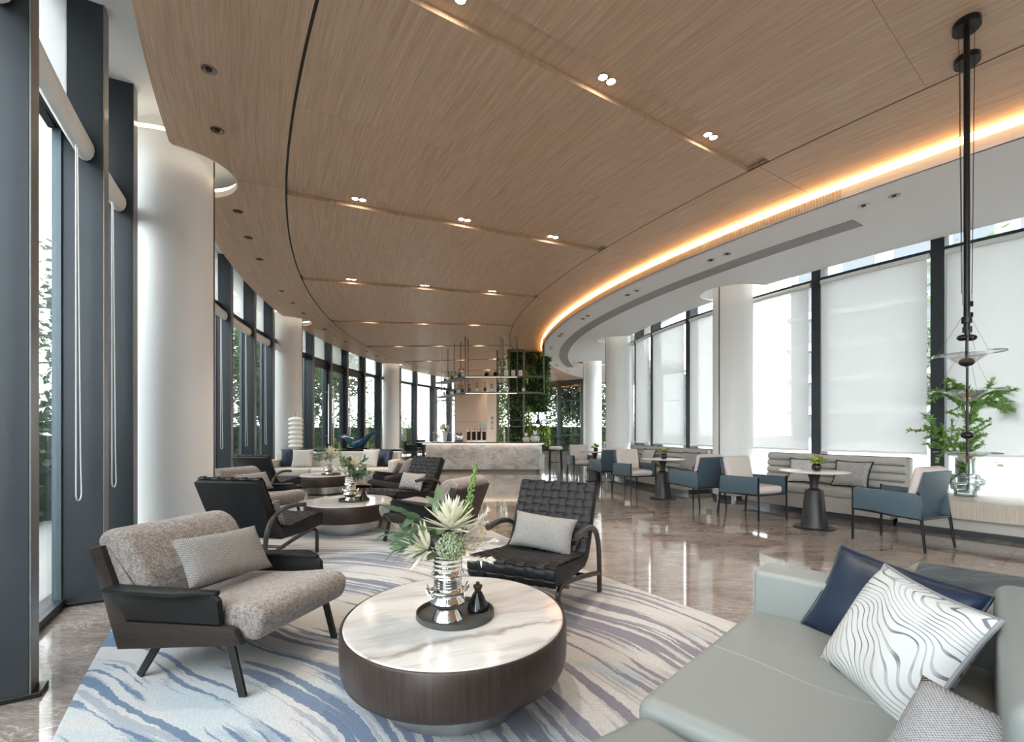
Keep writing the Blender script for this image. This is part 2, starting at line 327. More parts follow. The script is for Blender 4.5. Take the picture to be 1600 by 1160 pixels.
M_PLANT = mat_leaf('plant_screen_leaf', (0.035, 0.085, 0.022), (0.12, 0.22, 0.06), 0.3)
M_LIMEOUT = mat_leaf('lime_shrub_leaf', (0.055, 0.085, 0.018), (0.12, 0.15, 0.035), 0.35)
M_HEDGE = mat_leaf('hedge_leaf', (0.05, 0.10, 0.03), (0.13, 0.20, 0.075), 0.35)
M_BARK = pm('bark', (0.045, 0.038, 0.032), 0.9, bump=0.4, bscale=30)
M_GROUND = pm('pale_gravel', (0.24, 0.24, 0.22), 0.9, var=0.3, vscale=2)
M_PAVE = pm('paving', (0.38, 0.38, 0.365), 0.7, var=0.1, vscale=1)
M_FACADE = pm('facade_grey', (0.17, 0.17, 0.18), 0.8)
M_DARKF = pm('dark_facade', (0.03, 0.036, 0.043), 0.3, var=0.2, vscale=.5)
M_TRAY = pm('tray_grey', (0.062, 0.060, 0.058), 0.5)
M_FWIN = pm('facade_window', (0.05, 0.06, 0.07), 0.2)
M_SLAB = pm('facade_slab', (0.34, 0.34, 0.34), 0.8)

# ------------------------------------------------------------------ mesh helpers
class B:                                     # collects geometry for ONE mesh
    def __init__(s): s.v = []; s.f = []
    def add(s, v, f, M=None):
        o = len(s.v)
        if M is not None: v = [tuple(M @ Vector(p)) for p in v]
        s.v += [tuple(p) for p in v]; s.f += [tuple(i + o for i in q) for q in f]; return s
    def box(s, c, d, r=0.0, seg=2, M=None):
        v, f = rbox(*d, r, seg); T = Matrix.Translation(c)
        return s.add(v, f, (M @ T) if M is not None else T)
    def tube(s, pts, r, n=8, caps=True, flat=1.0):
        pts = [Vector(p) for p in pts]; k = len(pts); rs = r if isinstance(r, (list, tuple)) else [r] * k
        t = [(pts[min(i + 1, k - 1)] - pts[max(i - 1, 0)]).normalized() for i in range(k)]
        up = Vector((0, 0, 1)) if abs(t[0].z) < 0.9 else Vector((1, 0, 0))
        a = (up - t[0] * up.dot(t[0])).normalized(); v = []; f = []
        for i in range(k):
            a = (a - t[i] * a.dot(t[i])).normalized(); b = t[i].cross(a)
            for j in range(n):
                w = 2 * pi * j / n; v.append(pts[i] + (a * cos(w) * flat + b * sin(w)) * rs[i])
        for i in range(k - 1):
            for j in range(n): f.append((i * n + j, i * n + (j + 1) % n, (i + 1) * n + (j + 1) % n, (i + 1) * n + j))
        if caps: f.append(tuple(range(n))[::-1]); f.append(tuple((k - 1) * n + j for j in range(n)))
        return s.add(v, f)
    def lathe(s, prof, n=32, c=(0, 0, 0), M=None, ring=False):
        v = []; f = []
        for r, z in prof:
            for j in range(n): w = 2 * pi * j / n; v.append((c[0] + r * cos(w), c[1] + r * sin(w), c[2] + z))
        for i in range(len(prof) - 1):
            for j in range(n): f.append((i * n + j, i * n + (j + 1) % n, (i + 1) * n + (j + 1) % n, (i + 1) * n + j))
        if ring:
            k = len(prof) - 1
            for j in range(n): f.append((k * n + j, k * n + (j + 1) % n, (j + 1) % n, j))
        if prof[0][0] > 1e-6 and not ring: f.append(tuple(range(n))[::-1])
        if prof[-1][0] > 1e-6 and not ring: f.append(tuple((len(prof) - 1) * n + j for j in range(n)))
        return s.add(v, f, M)
    def prism(s, out, x0, x1, axes=(1, 2, 0), bev=0.0, seg=2, M=None):   # closed outline in two axes, extruded along the third
        v, f = prism_geo(tuple(map(tuple, out)), x0, x1, axes, bev, seg); return s.add(v, f, M)
    def sweep(s, prof, a0, a1, n=24, close=True, caps=True):             # profile of (R, z) swept about the hall's centre
        k = len(prof); v = []; f = []
        for i in range(n + 1):
            a = a0 + (a1 - a0) * i / n
            for R, z in prof:
                R = R(a) if callable(R) else R; x, y = rp(R, a); v.append((x, y, z))
        for i in range(n):
            for j in range(k if close else k - 1): f.append((i * k + j, i * k + (j + 1) % k, (i + 1) * k + (j + 1) % k, (i + 1) * k + j))
        if caps and close: f.append(tuple(range(k))[::-1]); f.append(tuple(n * k + j for j in range(k)))
        return s.add(v, f)
    def ball(s, c, r, n=10, sc=(1, 1, 1)):
        v = [(0, 0, -1)]; f = []; m = max(3, n // 2)
        for i in range(1, m):
            w = pi * i / m
            for j in range(n): u = 2 * pi * j / n; v.append((sin(w) * cos(u), sin(w) * sin(u), -cos(w)))
        v.append((0, 0, 1)); e = len(v) - 1
        for j in range(n): f.append((0, 1 + (j + 1) % n, 1 + j)); f.append((e, e - n + j, e - n + (j + 1) % n))
        for i in range(m - 2):
            for j in range(n): p = 1 + i * n; f.append((p + j, p + (j + 1) % n, p + n + (j + 1) % n, p + n + j))
        return s.add([(c[0] + p[0] * r * sc[0], c[1] + p[1] * r * sc[1], c[2] + p[2] * r * sc[2]) for p in v], f)
_rb = {}
def rbox(x, y, z, r=0.0, seg=2):
    k = (round(x, 4), round(y, 4), round(z, 4), round(r, 4), seg)
    if k in _rb: return _rb[k]
    bm = bmesh.new(); bmesh.ops.create_cube(bm, size=1.0); bmesh.ops.scale(bm, vec=(x, y, z), verts=bm.verts)
    if r > 0: bmesh.ops.bevel(bm, geom=bm.edges[:], offset=min(r, x * .49, y * .49, z * .49), segments=seg, affect='EDGES', profile=0.5)
    bm.verts.index_update(); out = ([tuple(v.co) for v in bm.verts], [tuple(v.index for v in q.verts) for q in bm.faces]); bm.free(); _rb[k] = out; return out
def prism_geo(out, x0, x1, axes, bev, seg):
    bm = bmesh.new()
    def P(p, e):
        q = [0, 0, 0]; q[axes[0]] = p[0]; q[axes[1]] = p[1]; q[axes[2]] = e; return q
    a = [bm.verts.new(P(p, x0)) for p in out]; b = [bm.verts.new(P(p, x1)) for p in out]; n = len(out)
    fa = bm.faces.new(a); fb = bm.faces.new(b[::-1])
    for i in range(n): bm.faces.new((a[i], b[i], b[(i + 1) % n], a[(i + 1) % n]))
    bmesh.ops.recalc_face_normals(bm, faces=bm.faces[:])
    if bev > 0:
        bmesh.ops.bevel(bm, geom=list(set(fa.edges[:] + fb.edges[:])), offset=bev, segments=seg, affect='EDGES', profile=0.5)
    bm.verts.index_update(); o = ([tuple(v.co) for v in bm.verts], [tuple(v.index for v in q.verts) for q in bm.faces]); bm.free(); return o
def spline(pts, n=6, closed=False):
    P = [Vector(p) for p in pts]; k = len(P); out = []
    for i in range(k if closed else k - 1):
        p0 = P[(i - 1) % k] if closed or i > 0 else P[0]; p1 = P[i]; p2 = P[(i + 1) % k]; p3 = P[(i + 2) % k] if closed or i + 2 < k else P[-1]
        for j in range(n):
            t = j / n; out.append(0.5 * (2 * p1 + (p2 - p0) * t + (2 * p0 - 5 * p1 + 4 * p2 - p3) * t * t + (3 * p1 - p0 - 3 * p2 + p3) * t ** 3))
    if not closed: out.append(P[-1])
    return out
def mk(name, b, mat, parent=None, loc=None, rot=None, sharp=35, centre=False, label=None, cat=None, group=None, kind=None, flat=False):
    me = bpy.data.meshes.new(name); v = b.v
    o = bpy.data.objects.new(name, me)
    if centre and v:
        xs, ys, zs = zip(*v); c = ((min(xs) + max(xs)) / 2, (min(ys) + max(ys)) / 2, min(zs))
        v = [(p[0] - c[0], p[1] - c[1], p[2] - c[2]) for p in v]; o.location = c
    me.from_pydata(v, [], b.f)
    if len(b.f) < 60000:
        bm = bmesh.new(); bm.from_mesh(me); bmesh.ops.recalc_face_normals(bm, faces=bm.faces[:]); bm.to_mesh(me); bm.free()
    if not flat:
        me.polygons.foreach_set('use_smooth', [True] * len(me.polygons)); me.set_sharp_from_angle(angle=radians(sharp))
    me.materials.append(mat); me.update()
    COL.objects.link(o)
    if loc is not None: o.location = loc
    if rot is not None: o.rotation_euler = rot if isinstance(rot, (tuple, list)) else (0, 0, rot)
    if parent is not None: o.parent = parent
    tag(o, label, cat, group, kind); return o
def tag(o, label=None, cat=None, group=None, kind=None):
    for k, v in (('label', label), ('category', cat), ('group', group), ('kind', kind)):
        if v: o[k] = v
    return o
def thing(name, label, cat, loc=(0, 0, 0), rz=0.0, group=None, kind=None):
    o = bpy.data.objects.new(name, None); o.empty_display_size = 0.1; COL.objects.link(o)
    o.location = loc; o.rotation_euler = (0, 0, rz); return tag(o, label, cat, group, kind)
def inst(src, name, parent=None, M=None):
    o = bpy.data.objects.new(name, src.data if hasattr(src, 'data') and not isinstance(src, bpy.types.Mesh) else src); COL.objects.link(o)
    if parent is not None: o.parent = parent
    if M is not None: o.matrix_local = M
    return o
def copy_tree(o, loc=None, rz=None, label=None, group=None, parent=None):
    c = o.copy(); COL.objects.link(c)
    if parent is not None: c.parent = parent
    for ch in o.children: copy_tree(ch, parent=c)
    if loc is not None: c.location = loc
    if rz is not None: c.rotation_euler = (c.rotation_euler[0], c.rotation_euler[1], rz)
    if label: c['label'] = label
    if group: c['group'] = group
    return c
def loc_of(base, rz, l):
    c, s = cos(rz), sin(rz); return base[0] + c * l[0] - s * l[1], base[1] + s * l[0] + c * l[1], base[2] + l[2]

# ================================================================== THE SETTING
A0, A1 = -58.0, 50.0
def cl(a): return max(-45.0, min(6.0, a))
def RL(a): return 22.36 + 0.0065 * cl(a)
def RR(a): return 17.66 - 0.0065 * cl(a)
def RV(a): return 16.70 - 0.0035 * cl(a)
def RE(a): return 23.42 + 0.008 * cl(a)
LCOLS = [(-3.60, 5.10), (-5.70, 12.09), (-5.13, 20.24)]
RCOLS = [rp(14.6, -23.0), rp(14.6, -4.1), rp(14.95, 14.0)]
HOLE = 0.575
def bite(a, cols, R, inner=True):            # radius where the ceiling edge gives way to the round hole about a column
    u = rad_dir(a)
    for c in cols:
        w = Vector((c[0] - OX, c[1] - OY, 0)); t = w.dot(u); d2 = w.length_squared - t * t
        if d2 < HOLE ** 2:
            h = sqrt(HOLE ** 2 - d2)
            if inner: R = min(R, t - h)
            else: R = max(R, t + h)
    return R
def RO(a): return bite(a, LCOLS, RE(a))
def RS(a): return bite(a, RCOLS, 14.47, False)

# ---- floor: polished marble laid in rings
fl = B(); fl.sweep([(13.6, -0.12), (23.9, -0.12), (23.9, -0.022), (13.6, -0.022)], A0, A1 + 4, 60)
floor = mk('floor', fl, M_GROUT, kind='structure', label='polished brown marble floor laid in curved rows', sharp=20)
for i in range(8):
    r0, r1 = 14.25 + i * 1.185, 14.25 + (i + 1) * 1.185
    da = 3.6
    k = 0
    while A0 + (k + 1) * da <= 46:
        a = A0 + k * da + (1.8 if i % 2 else 0.0); k += 1
        if rp((r0 + r1) / 2, a + 1.8)[1] > 27.2: continue
        ga = math.degrees(0.0012 / r1)
        mk('tile', B().sweep([(r0 + .0012, -0.02), (r1 - .0012, -0.02), (r1 - .0012, 0), (r0 + .0012, 0)], a + ga, a + da - ga, 4), M_FLOOR, floor, sharp=20)

# ---- timber ceiling
SLOTS = [-50.2, -41.3, -32.5, -24.2, -15.45, -6.45, 3.0, 12.0, 21.0, 30.0, 39.0]
SW = 0.75
back = B().sweep([(lambda a: 16.6, ZC + .056), (lambda a: RO(a) - .04, ZC + .056), (lambda a: RO(a) - .04, ZC + .07), (lambda a: 16.6, ZC + .07)], A0, A1, 420)
ceiling = mk('ceiling', back, M_BLACK, kind='structure', label='curved oak veneer ceiling with radial light slots')
def panel(f0, f1, a0, a1, n=None, gap=0.003):
    ga = math.degrees(gap / 20)
    n = n or max(4, int((a1 - a0) * 1.5))
    mk('ceiling_panel', B().sweep([(f0, ZC), (f1, ZC), (f1, ZC + .05), (f0, ZC + .05)], a0 + ga, a1 - ga, n), M_CEIL, ceiling, sharp=20)
for s, e in zip(SLOTS[:-1], SLOTS[1:]):
    panel(lambda a: RL(a) + .011, RO, s - SW / 2, e - SW / 2, 70)
    mid = (s + e - SW) / 2
    panel(lambda a: RR(a) + .007, lambda a: RL(a) - .011, s, mid, gap=0.0012)
    panel(lambda a: RR(a) + .007, lambda a: RL(a) - .011, mid, e - SW, gap=0.0012)
    panel(RV, lambda a: RR(a) - .007, s - SW / 2, e - SW / 2)
    mk('light_slot', B().sweep([(lambda a: RR(a) + .007, ZC + .046), (lambda a: RL(a) - .011, ZC + .046), (lambda a: RL(a) - .011, ZC + .054), (lambda a: RR(a) + .007, ZC + .054)], e - SW - .02, e + .02, 2), M_CEIL, ceiling, sharp=20)
mk('shadow_groove', B().sweep([(lambda a: RL(a) - .011, ZC - .001), (lambda a: RL(a) + .011, ZC - .001), (lambda a: RL(a) + .011, ZC + .004), (lambda a: RL(a) - .011, ZC + .004)], A0, A1, 140), M_BLACK, ceiling)
mk('shadow_groove', B().sweep([(lambda a: RR(a) - .007, ZC - .001), (lambda a: RR(a) + .007, ZC - .001), (lambda a: RR(a) + .007, ZC + .004), (lambda a: RR(a) - .007, ZC + .004)], A0, A1, 140), M_BLACK, ceiling)
# cream ring lining each round hole
for k, c in enumerate(LCOLS):
    pts = []
    for j in range(121):
        w = 2 * pi * j / 120; x, y = c[0] + HOLE * cos(w), c[1] + HOLE * sin(w)
        R = sqrt((x - OX) ** 2 + (y - OY) ** 2); a = math.degrees(atan2(y - OY, OX - x))
        if R < RE(a): pts.append((x, y, w))
    gaps = max(range(len(pts)), key=lambda i: (pts[i][2] - pts[i - 1][2]) % (2 * pi)); pts = pts[gaps:] + pts[:gaps]
    v = []; f = []
    for x, y, w in pts:
        ux, uy = cos(w), sin(w)
        for rr, zz in ((0, ZC - .001), (.012, ZC - .001), (.012, ZC + .06), (0, ZC + .06)): v.append((x - ux * rr + ux * .004, y - uy * rr + uy * .004, zz))
    for i in range(len(pts) - 1):
        for j in range(4): f.append((i * 4 + j, i * 4 + (j + 1) % 4, i * 4 + 4 + (j + 1) % 4, i * 4 + 4 + j))
    mk('hole_rim', B().add(v, f), M_CREAM, ceiling)
# structural slab above everything
mk('ceiling_slab', B().sweep([(13.2, 4.42), (24.2, 4.42), (24.2, 4.7), (13.2, 4.7)], A0, A1 + 4, 60), M_WHITE, ceiling)
pm('recess_led', (1, 1, 1), .5, emis=(1.0, .84, .62), es=1.6)
for c in LCOLS + RCOLS: mk('recess_light', B().lathe([(HOLE + .03, 0), (HOLE + .06, 0), (HOLE + .06, .02), (HOLE + .03, .02)], 48, (c[0], c[1], ZC + .10), ring=True), MATS['recess_led'], ceiling)

# ---- white soffit with lit cove
soffit = mk('soffit', B().sweep([(RS, ZS), (lambda a: RV(a) - .05, ZS), (lambda a: RV(a) - .05, ZS + .03), (RS, ZS + .03)], A0, A1, 420), M_SOFFIT, kind='structure', label='white curved soffit above the window seats', sharp=20)
RF = lambda a: RV(a) - .05
mk('fascia', B().sweep([(lambda a: RF(a) - .02, ZS), (RF, ZS), (RF, ZS + .115), (lambda a: RF(a) - .02, ZS + .115)], A0, A1, 120), M_CREAM, soffit, sharp=20)
mk('cove_ceiling', B().sweep([(15.9, ZC + .0), (lambda a: RV(a) - .003, ZC + .0), (lambda a: RV(a) - .003, ZC + .05), (15.9, ZC + .05)], A0, A1, 120), M_CREAM, soffit, sharp=20)
mk('cove_back', B().sweep([(16.18, ZS + .03), (16.2, ZS + .03), (16.2, ZC), (16.18, ZC)], A0, A1, 120), M_CREAM, soffit, sharp=20)
mk('cove_light', B().sweep([(lambda a: RF(a) - .055, ZS + .105), (lambda a: RF(a) - .035, ZS + .105), (lambda a: RF(a) - .035, ZS + .127), (lambda a: RF(a) - .055, ZS + .127)], A0, A1, 120), M_COVE, soffit, label='warm glowing light strip in the cove')
pm('fascia_fill_glow', (1, 1, 1), .5, emis=(1.0, .56, .27), es=2.6)  # extra glowing ribbon, added so the fascia face catches warm light
mk('cove_light', B().sweep([(lambda a: RV(a) - .034, ZC - .004), (lambda a: RV(a) - .012, ZC - .004), (lambda a: RV(a) - .012, ZC + .002), (lambda a: RV(a) - .034, ZC + .002)], A0, A1, 120), MATS['fascia_fill_glow'], soffit, label='added soft glow ribbon along the timber edge, lighting the fascia')
# perforated grille on the fascia: short bars
bars = B(); a = -33.9
while a < 30:
    x, y = rp(RF(a) + .004, a); Mx = Matrix.Translation((x, y, ZS + .062)) @ Matrix.Rotation(-radians(a), 4, 'Z')
    bars.box((0, 0, 0), (.012, .017, .104), M=Mx); a += math.degrees(.034 / 16.7)
mk('grille_bars', bars, M_GRILLE, soffit, kind='stuff', flat=True)
mk('air_diffuser', B().sweep([(15.77, ZS - .004), (16.07, ZS - .004), (16.07, ZS + .004), (15.77, ZS + .004)], -33.4, 17.5, 90), M_GREYSTRIP, soffit, label='long grey air diffuser strip', sharp=20)
mk('diffuser_edge', B().sweep([(15.75, ZS - .006), (15.77, ZS - .006), (15.77, ZS + .002), (15.75, ZS + .002)], -33.4, 17.5, 90), M_SOFFIT, soffit)

# ---- columns
def column(x, y, ztop, seam, lab):
    t = thing('column', lab, 'column', (x, y, 0), 0, 'round white columns', 'structure')
    mk('shaft', B().lathe([(COLR, 0.08), (COLR, ztop)], 64), M_COLUMN, t)
    mk('skirting', B().lathe([(COLR + .004, 0), (COLR + .004, .08)], 64), M_PLINTH, t)
    d = Vector((cos(seam), sin(seam))) * (COLR + .001)
    mk('seam', B().box((d.x, d.y, ztop / 2 + .04), (.018, .018, ztop - .08)), M_STEELD, t)
    return t
for k, (x, y) in enumerate(LCOLS):
    a = atan2(-y, -x) + radians(84)
    column(x, y, 4.42, a, ['round white column by the windows at the leather sofa end', 'round white column behind the stacked white lamp', 'round white column beyond the glazed doors'][k])
for k, (x, y) in enumerate(RCOLS):
    a = atan2(-y, -x) - radians((40, 86, 86)[k])
    column(x, y, 4.42, a, ['round white column between the two window banquettes', 'round white column behind the pedestal table by the bar stool', 'round white column between the plant screen and the end windows'][k])

# ---- outer glazing (left): fins, panes, transoms, doors
FINS = [-55.0, -51.4, -47.6, -43.6, -39.6, -35.6, -31.9, -28.3, -26.1, -22.4, -18.7, -15.1, -11.6, -8.6, -4.9, -1.6, 1.8, 5.0, 8.5, 11.9, 16.0, 19.6, 23.6, 27.3, 30.5]
DOORS = {15: 1, 16: 2, 17: 3}
glaz = thing('window_wall', 'curved window wall of tall dark mullions', None, kind='structure')
def local(R, a, z, M2=None): x, y = rp(R, a); return Matrix.Translation((x, y, z)) @ Matrix.Rotation(-radians(a) , 4, 'Z')
for a in FINS:
    fin = mk('mullion', B().box((-.135 + .0, 0, 2.21), (.27, .12, 4.42), .004, 1, M=local(23.455, a, 0)), M_FIN, glaz)
    mk('edge_strip', B().box((.002, 0, 2.21), (.006, .124, 4.42), M=local(23.455, a, 0)), M_EDGE, fin)
    mk('floor_shoe', B().box((-.12, 0, .012), (.32, .135, .024), .003, 1, M=local(23.455, a, 0)), M_BLKMETAL, fin)
def bay(i, a0, a1):
    h = math.degrees(.06 / 23.5); b0, b1 = a0 + h, a1 - h
    n = i + 1; door = i in DOORS
    w = thing('window_%d' % n if not door else 'door_%d' % DOORS[i], None, None, kind='structure')
    z1 = 3.42
    mk('pane', B().sweep([(23.70, .06), (23.712, .06), (23.712, z1), (23.70, z1)], b0, b1, 2), M_GLASS, w)
    mk('upper_pane', B().sweep([(23.71, 3.52), (23.722, 3.52), (23.722, 4.42), (23.71, 4.42)], b0, b1, 2), M_GLASS, w)
    mk('transom', B().sweep([(23.60, z1), (23.76, z1), (23.76, 3.52), (23.60, 3.52)], b0, b1, 2), M_FIN, w)
    mk('sill', B().sweep([(23.67, 0), (23.76, 0), (23.76, .06), (23.67, .06)], b0, b1, 2), M_FIN, w)
    g = math.degrees(.022 / 23.7)
    for e0, e1 in ((b0, b0 + g), (b1 - g, b1)):
        mk('jamb', B().sweep([(23.685, .06), (23.735, .06), (23.735, z1), (23.685, z1)], e0, e1, 1), M_JAMB, w)
    mk('upper_screen', B().sweep([(23.66, 3.53), (23.664, 3.53), (23.664, 4.42), (23.66, 4.42)], b0, b1, 2), M_FROST, w)
    if door:
        g = math.degrees(.09 / 23.6)
        for e0, e1 in ((b0, b0 + g), (b1 - g, b1)):
            mk('stile', B().sweep([(23.56, .06), (23.66, .06), (23.66, 3.3), (23.56, 3.3)], e0, e1, 1), M_FIN, w)
        mk('head', B().sweep([(23.56, 3.24), (23.66, 3.24), (23.66, 3.42), (23.56, 3.42)], b0, b1, 2), M_FIN, w)
        e = b0 + .33 if DOORS[i] != 1 else b1 - .33
        x, y = rp(23.47, e); hb = B().tube([(x, y, .85), (x, y, 2.75)], .02, 8)
        for zz in (1.1, 2.5):
            x2, y2 = rp(23.58, e); hb.tube([(x, y, zz), (x2, y2, zz)], .01, 6)
        mk('pull_handle', hb, M_STEEL, w)
    return b0, b1
LBLIND = {5: 'in the first garden bay at the leather sofa end', 6: 'above the window with bare branches outside', 7: 'above the narrow pane beside the sofa end column', 9: 'hidden behind the sofa end column', 10: 'between the sofa end column and the next pane', 11: 'above the window behind the black woven chair', 12: 'above the pane before the second column'}
for i in range(len(FINS) - 1):
    b0, b1 = bay(i, FINS[i], FINS[i + 1])
    if i in LBLIND or i == 13:
        lab = 'white roller blind cassette rolled up ' + LBLIND.get(i, 'beside the second column')
        t = thing('roller_blind', lab, 'blind', (0, 0, 0), 0, 'rolled up blinds on the outer windows')
        pr = [(23.555 + .055 * cos(w), 3.315 + .085 * sin(w)) for w in [2 * pi * j / 14 for j in range(14)]]
        hh = math.degrees(.02 / 23.5)
        mk('cassette', B().sweep(pr, b0 + hh, b1 - hh, 4), M_CASS, t)
        mk('bracket', B().sweep([(23.55, 3.39), (23.62, 3.39), (23.62, 3.43), (23.55, 3.43)], b0, b1, 2), M_BLKMETAL, t)
        e = b1 - math.degrees(.24 / 23.5); x, y = rp(23.55, e); T = tan_dir(e)
        zb = 0.78 if i < 10 else .95
        pts = [(x, y, 3.33)] + [(x, y, zb + .3)] + [(x + T.x * (.06 - .06 * cos(w)) , y + T.y * (.06 - .06 * cos(w)), zb + .05 - .05 * sin(w)) for w in [pi * j / 8 for j in range(9)]] + [(x + T.x * .10, y + T.y * .10, zb + .3), (x + T.x * .03, y + T.y * .03, 3.33)]
        mk('bead_chain', B().tube(pts, .0045, 5), M_CHAIN, t)

# ---- inner glazing (right): mullions, panes, translucent blinds
RM = [-53.0, -47.1, -41.0, -34.7, -28.4, -23.0, -16.6, -10.4, -6.2, -1.6, 5.0, 11.0, 17.0, 23.0, 30.0, 38.0, 46.0]
inner = thing('inner_window_wall', 'inner window wall of dark mullions behind blinds', None, kind='structure')
for a in RM:
    if abs(a + 23) < .1: continue
    mm = mk('mullion', B().box((.10, 0, 2.3), (.22, .15, 4.2), .004, 1, M=local(14.27, a, 0)), M_FIN, inner)
for i in range(len(RM) - 1):
    a0, a1 = RM[i], RM[i + 1]; h = math.degrees(.075 / 14.3); b0, b1 = a0 + h, a1 - h
    w = thing('window_%d' % (40 + i), None, None, kind='structure')
    mk('pane', B().sweep([(14.16, .42), (14.172, .42), (14.172, 4.42), (14.16, 4.42)], b0, b1, 4), M_GLASS, w)
    mk('apron', B().sweep([(14.08, 0), (14.28, 0), (14.28, .42), (14.08, .42)], a0, a1, 4), M_BANQB, w)
    mk('head_rail', B().sweep([(14.10, 3.74), (14.26, 3.74), (14.26, 3.79), (14.10, 3.79)], b0, b1, 4), M_FIN, w)
    if 1 <= i < 9:
        names = ['behind the viewer', 'far end of the console', 'behind the pendant lamp and fern', 'behind the glass vase and fern leaves', 'above the striped banquette beside the column', 'behind the column seam', 'middle of the bay beyond the first column', 'over the second banquette', 'by the second column']
        t = thing('roller_blind', 'lowered translucent white roller blind ' + ['beyond the window ledge', 'over the bare end of the window ledge', 'behind the pendant lamps and glass vase', 'between two mullions behind the tweed cushions', 'above the banquette end beside the dividing window column', 'between the dividing window column and the second banquette', 'in the middle of the second window bay', 'behind the pale blue-grey chairs of the middle table', 'at the second window column'][i], 'blind', (0, 0, 0), 0, 'lowered blinds on the inner windows')
        mk('fabric', B().sweep([(14.30, .95), (14.303, .95), (14.303, 3.68), (14.30, 3.68)], b0 + .12, b1 - .12, 8), M_BLIND, t)
        mk('cassette', B().sweep([(14.28 + .04 * cos(q), 3.70 + .04 * sin(q)) for q in [2 * pi * j / 10 for j in range(10)]], b0 + .04, b1 - .04, 6), M_CASS, t)
        mk('bottom_bar', B().sweep([(14.292, .93), (14.312, .93), (14.312, .965), (14.292, .965)], b0 + .12, b1 - .12, 8), M_CASS, t)

# ---- end wall with tall windows, timber panel, pillar
YE = 26.5
w = thing('wall_end', None, None, kind='structure')
mk('timber_panel', B().box((-2.02, 25.7, 2.2), (2.1, .5, 4.4), .01, 1), M_PANEL, w)
mk('panel_joint', B().box((-2.02, 25.445, 1.72), (2.08, .008, .012)), M_GROUT, w)
mk('pillar', B().box((-1.0, 24.2, 2.02), (.5, .5, 4.04), .01, 1), M_PILLAR, w)
gl = B()
for k, (u0, u1) in enumerate([(-4.2, -3.1), (-.75, .6), (.6, 2.55), (2.65, 3.85), (3.95, 5.6), (5.7, 7.6), (7.7, 9.6)]):
    ww = thing('window_%d' % (70 + k), None, None, kind='structure')
    mk('pane', B().box(((u0 + u1) / 2, YE, 2.2), (u1 - u0, .012, 4.4)), M_GLASS, ww)
    for xx in (u0, u1): mk('frame_post', B().box((xx, YE, 2.2), (.10, .16, 4.4)), M_FIN, ww)
    for zz in (1.02, 2.94): mk('rail', B().box(((u0 + u1) / 2, YE, zz), (u1 - u0, .1, .06)), M_FIN, ww)
# lettering on the pillar (dark script marks)
lt = B()
for dx, dz, pts in ((0, 1.86, [(.02, .12), (.05, .02), (0, -.02), (-.04, .04), (0, .09), (.04, .06)]), (0, 1.66, [(-.03, .08), (.0, -.06), (.03, .02), (.05, .08)]), (0, 1.5, [(-.04, 0), (.04, .02)]), (0, 1.38, [(-.03, .03), (.03, .03), (.03, -.03), (-.03, -.03), (-.03, .03)])):
    lt.tube([(-1.0 + p[0], 23.945, dz + p[1]) for p in spline([(q[0], q[1], 0) for q in pts], 4)], .012, 5)
mk('lettering', lt, M_BLACK, w, label='small dark script sign')
# back wall behind the viewer
x, y = rp(19, -57.4)
mk('wall_back', B().box((0, 0, 2.2), (9.9, .2, 4.4), M=Matrix.Translation((x, y, 0)) @ Matrix.Rotation(radians(57.4), 4, 'Z')), M_BACKWALL, kind='structure')

# ---- recessed lights
def spot(R, a, on, lab, grp, n2=2, along=True, z=ZC, r=.036, sp=.088):
    x, y = rp(R, a); t = thing('recessed_spotlight' if on else 'downlight', lab, 'spotlight' if on else 'downlight', (x, y, z), -radians(a), grp)
    for k in range(n2):
        o = (k - (n2 - 1) / 2) * sp; c = (o, 0, 0) if along else (0, o, 0)
        if on:
            mk('trim_ring', B().lathe([(r * .98, -.006), (r * 1.14, -.006), (r * 1.14, .004), (r * .98, .004)], 20, c, ring=True), M_STEELD, t)
            mk('lens', B().lathe([(0.0, -.004), (r, -.004), (r, .0), (0, .0)], 20, c), M_LAMP, t)
        else:
            mk('reflector', B().lathe([(0.0, .0), (r * .55, -.001), (r, -.006), (r * 1.12, -.006), (r * 1.12, .0)], 20, c), M_LENSOFF, t)
            mk('lamp_core', B().lathe([(0, -.0075), (r * .42, -.0075), (r * .42, -.002), (0, -.002)], 14, c), M_BLACK, t)
    if on:
        L = bpy.data.lights.new('spot_beam', 'SPOT'); L.energy = 48; L.color = (1.0, .84, .66); L.spot_size = radians(80); L.spot_blend = .7; L.shadow_soft_size = .05
        lo = bpy.data.objects.new('spot_beam', L); COL.objects.link(lo); lo.parent = t; lo.location = (0, 0, -.03)
for si, s in enumerate(SLOTS[1:10]):
    if si == 0: continue
    for R, w_ in ((21.4, 'by the outer groove'), (20.05, 'half way along'), (18.7, 'by the inner groove')):
        o = ['out of view', 'first slot from the pendants', 'second slot from the pendants', 'third slot from the pendants', 'fourth slot from the pendants', 'fifth slot from the pendants', 'sixth slot from the pendants', 'slot over the bar', 'last slot'][si]
        spot(R, s - SW / 2, True, 'lit twin spotlight in a ceiling slot, %s, %s' % (o, w_), 'lit twin spotlights in the ceiling slots', z=ZC + .046)
for a in (-35.6, -33.4, -29.0, -26.9, -22.4, -20.2, -17.9, -13.3, -11.0, -8.7, -4.2, -1.9, .4, 5.0, 7.3, 9.6):
    spot(22.78, a, False, 'unlit chrome downlight set in the outer oak ceiling ring', 'downlights along the outer ceiling ring', 1, z=ZC, r=.05)
for k in range(-6, 4):
    for d in (-.5, .5):
        spot(16.38, .8 + k * 7.1 + d, False, 'unlit dark downlight set in the white soffit', 'downlights along the white soffit', 1, z=ZS, r=.05)
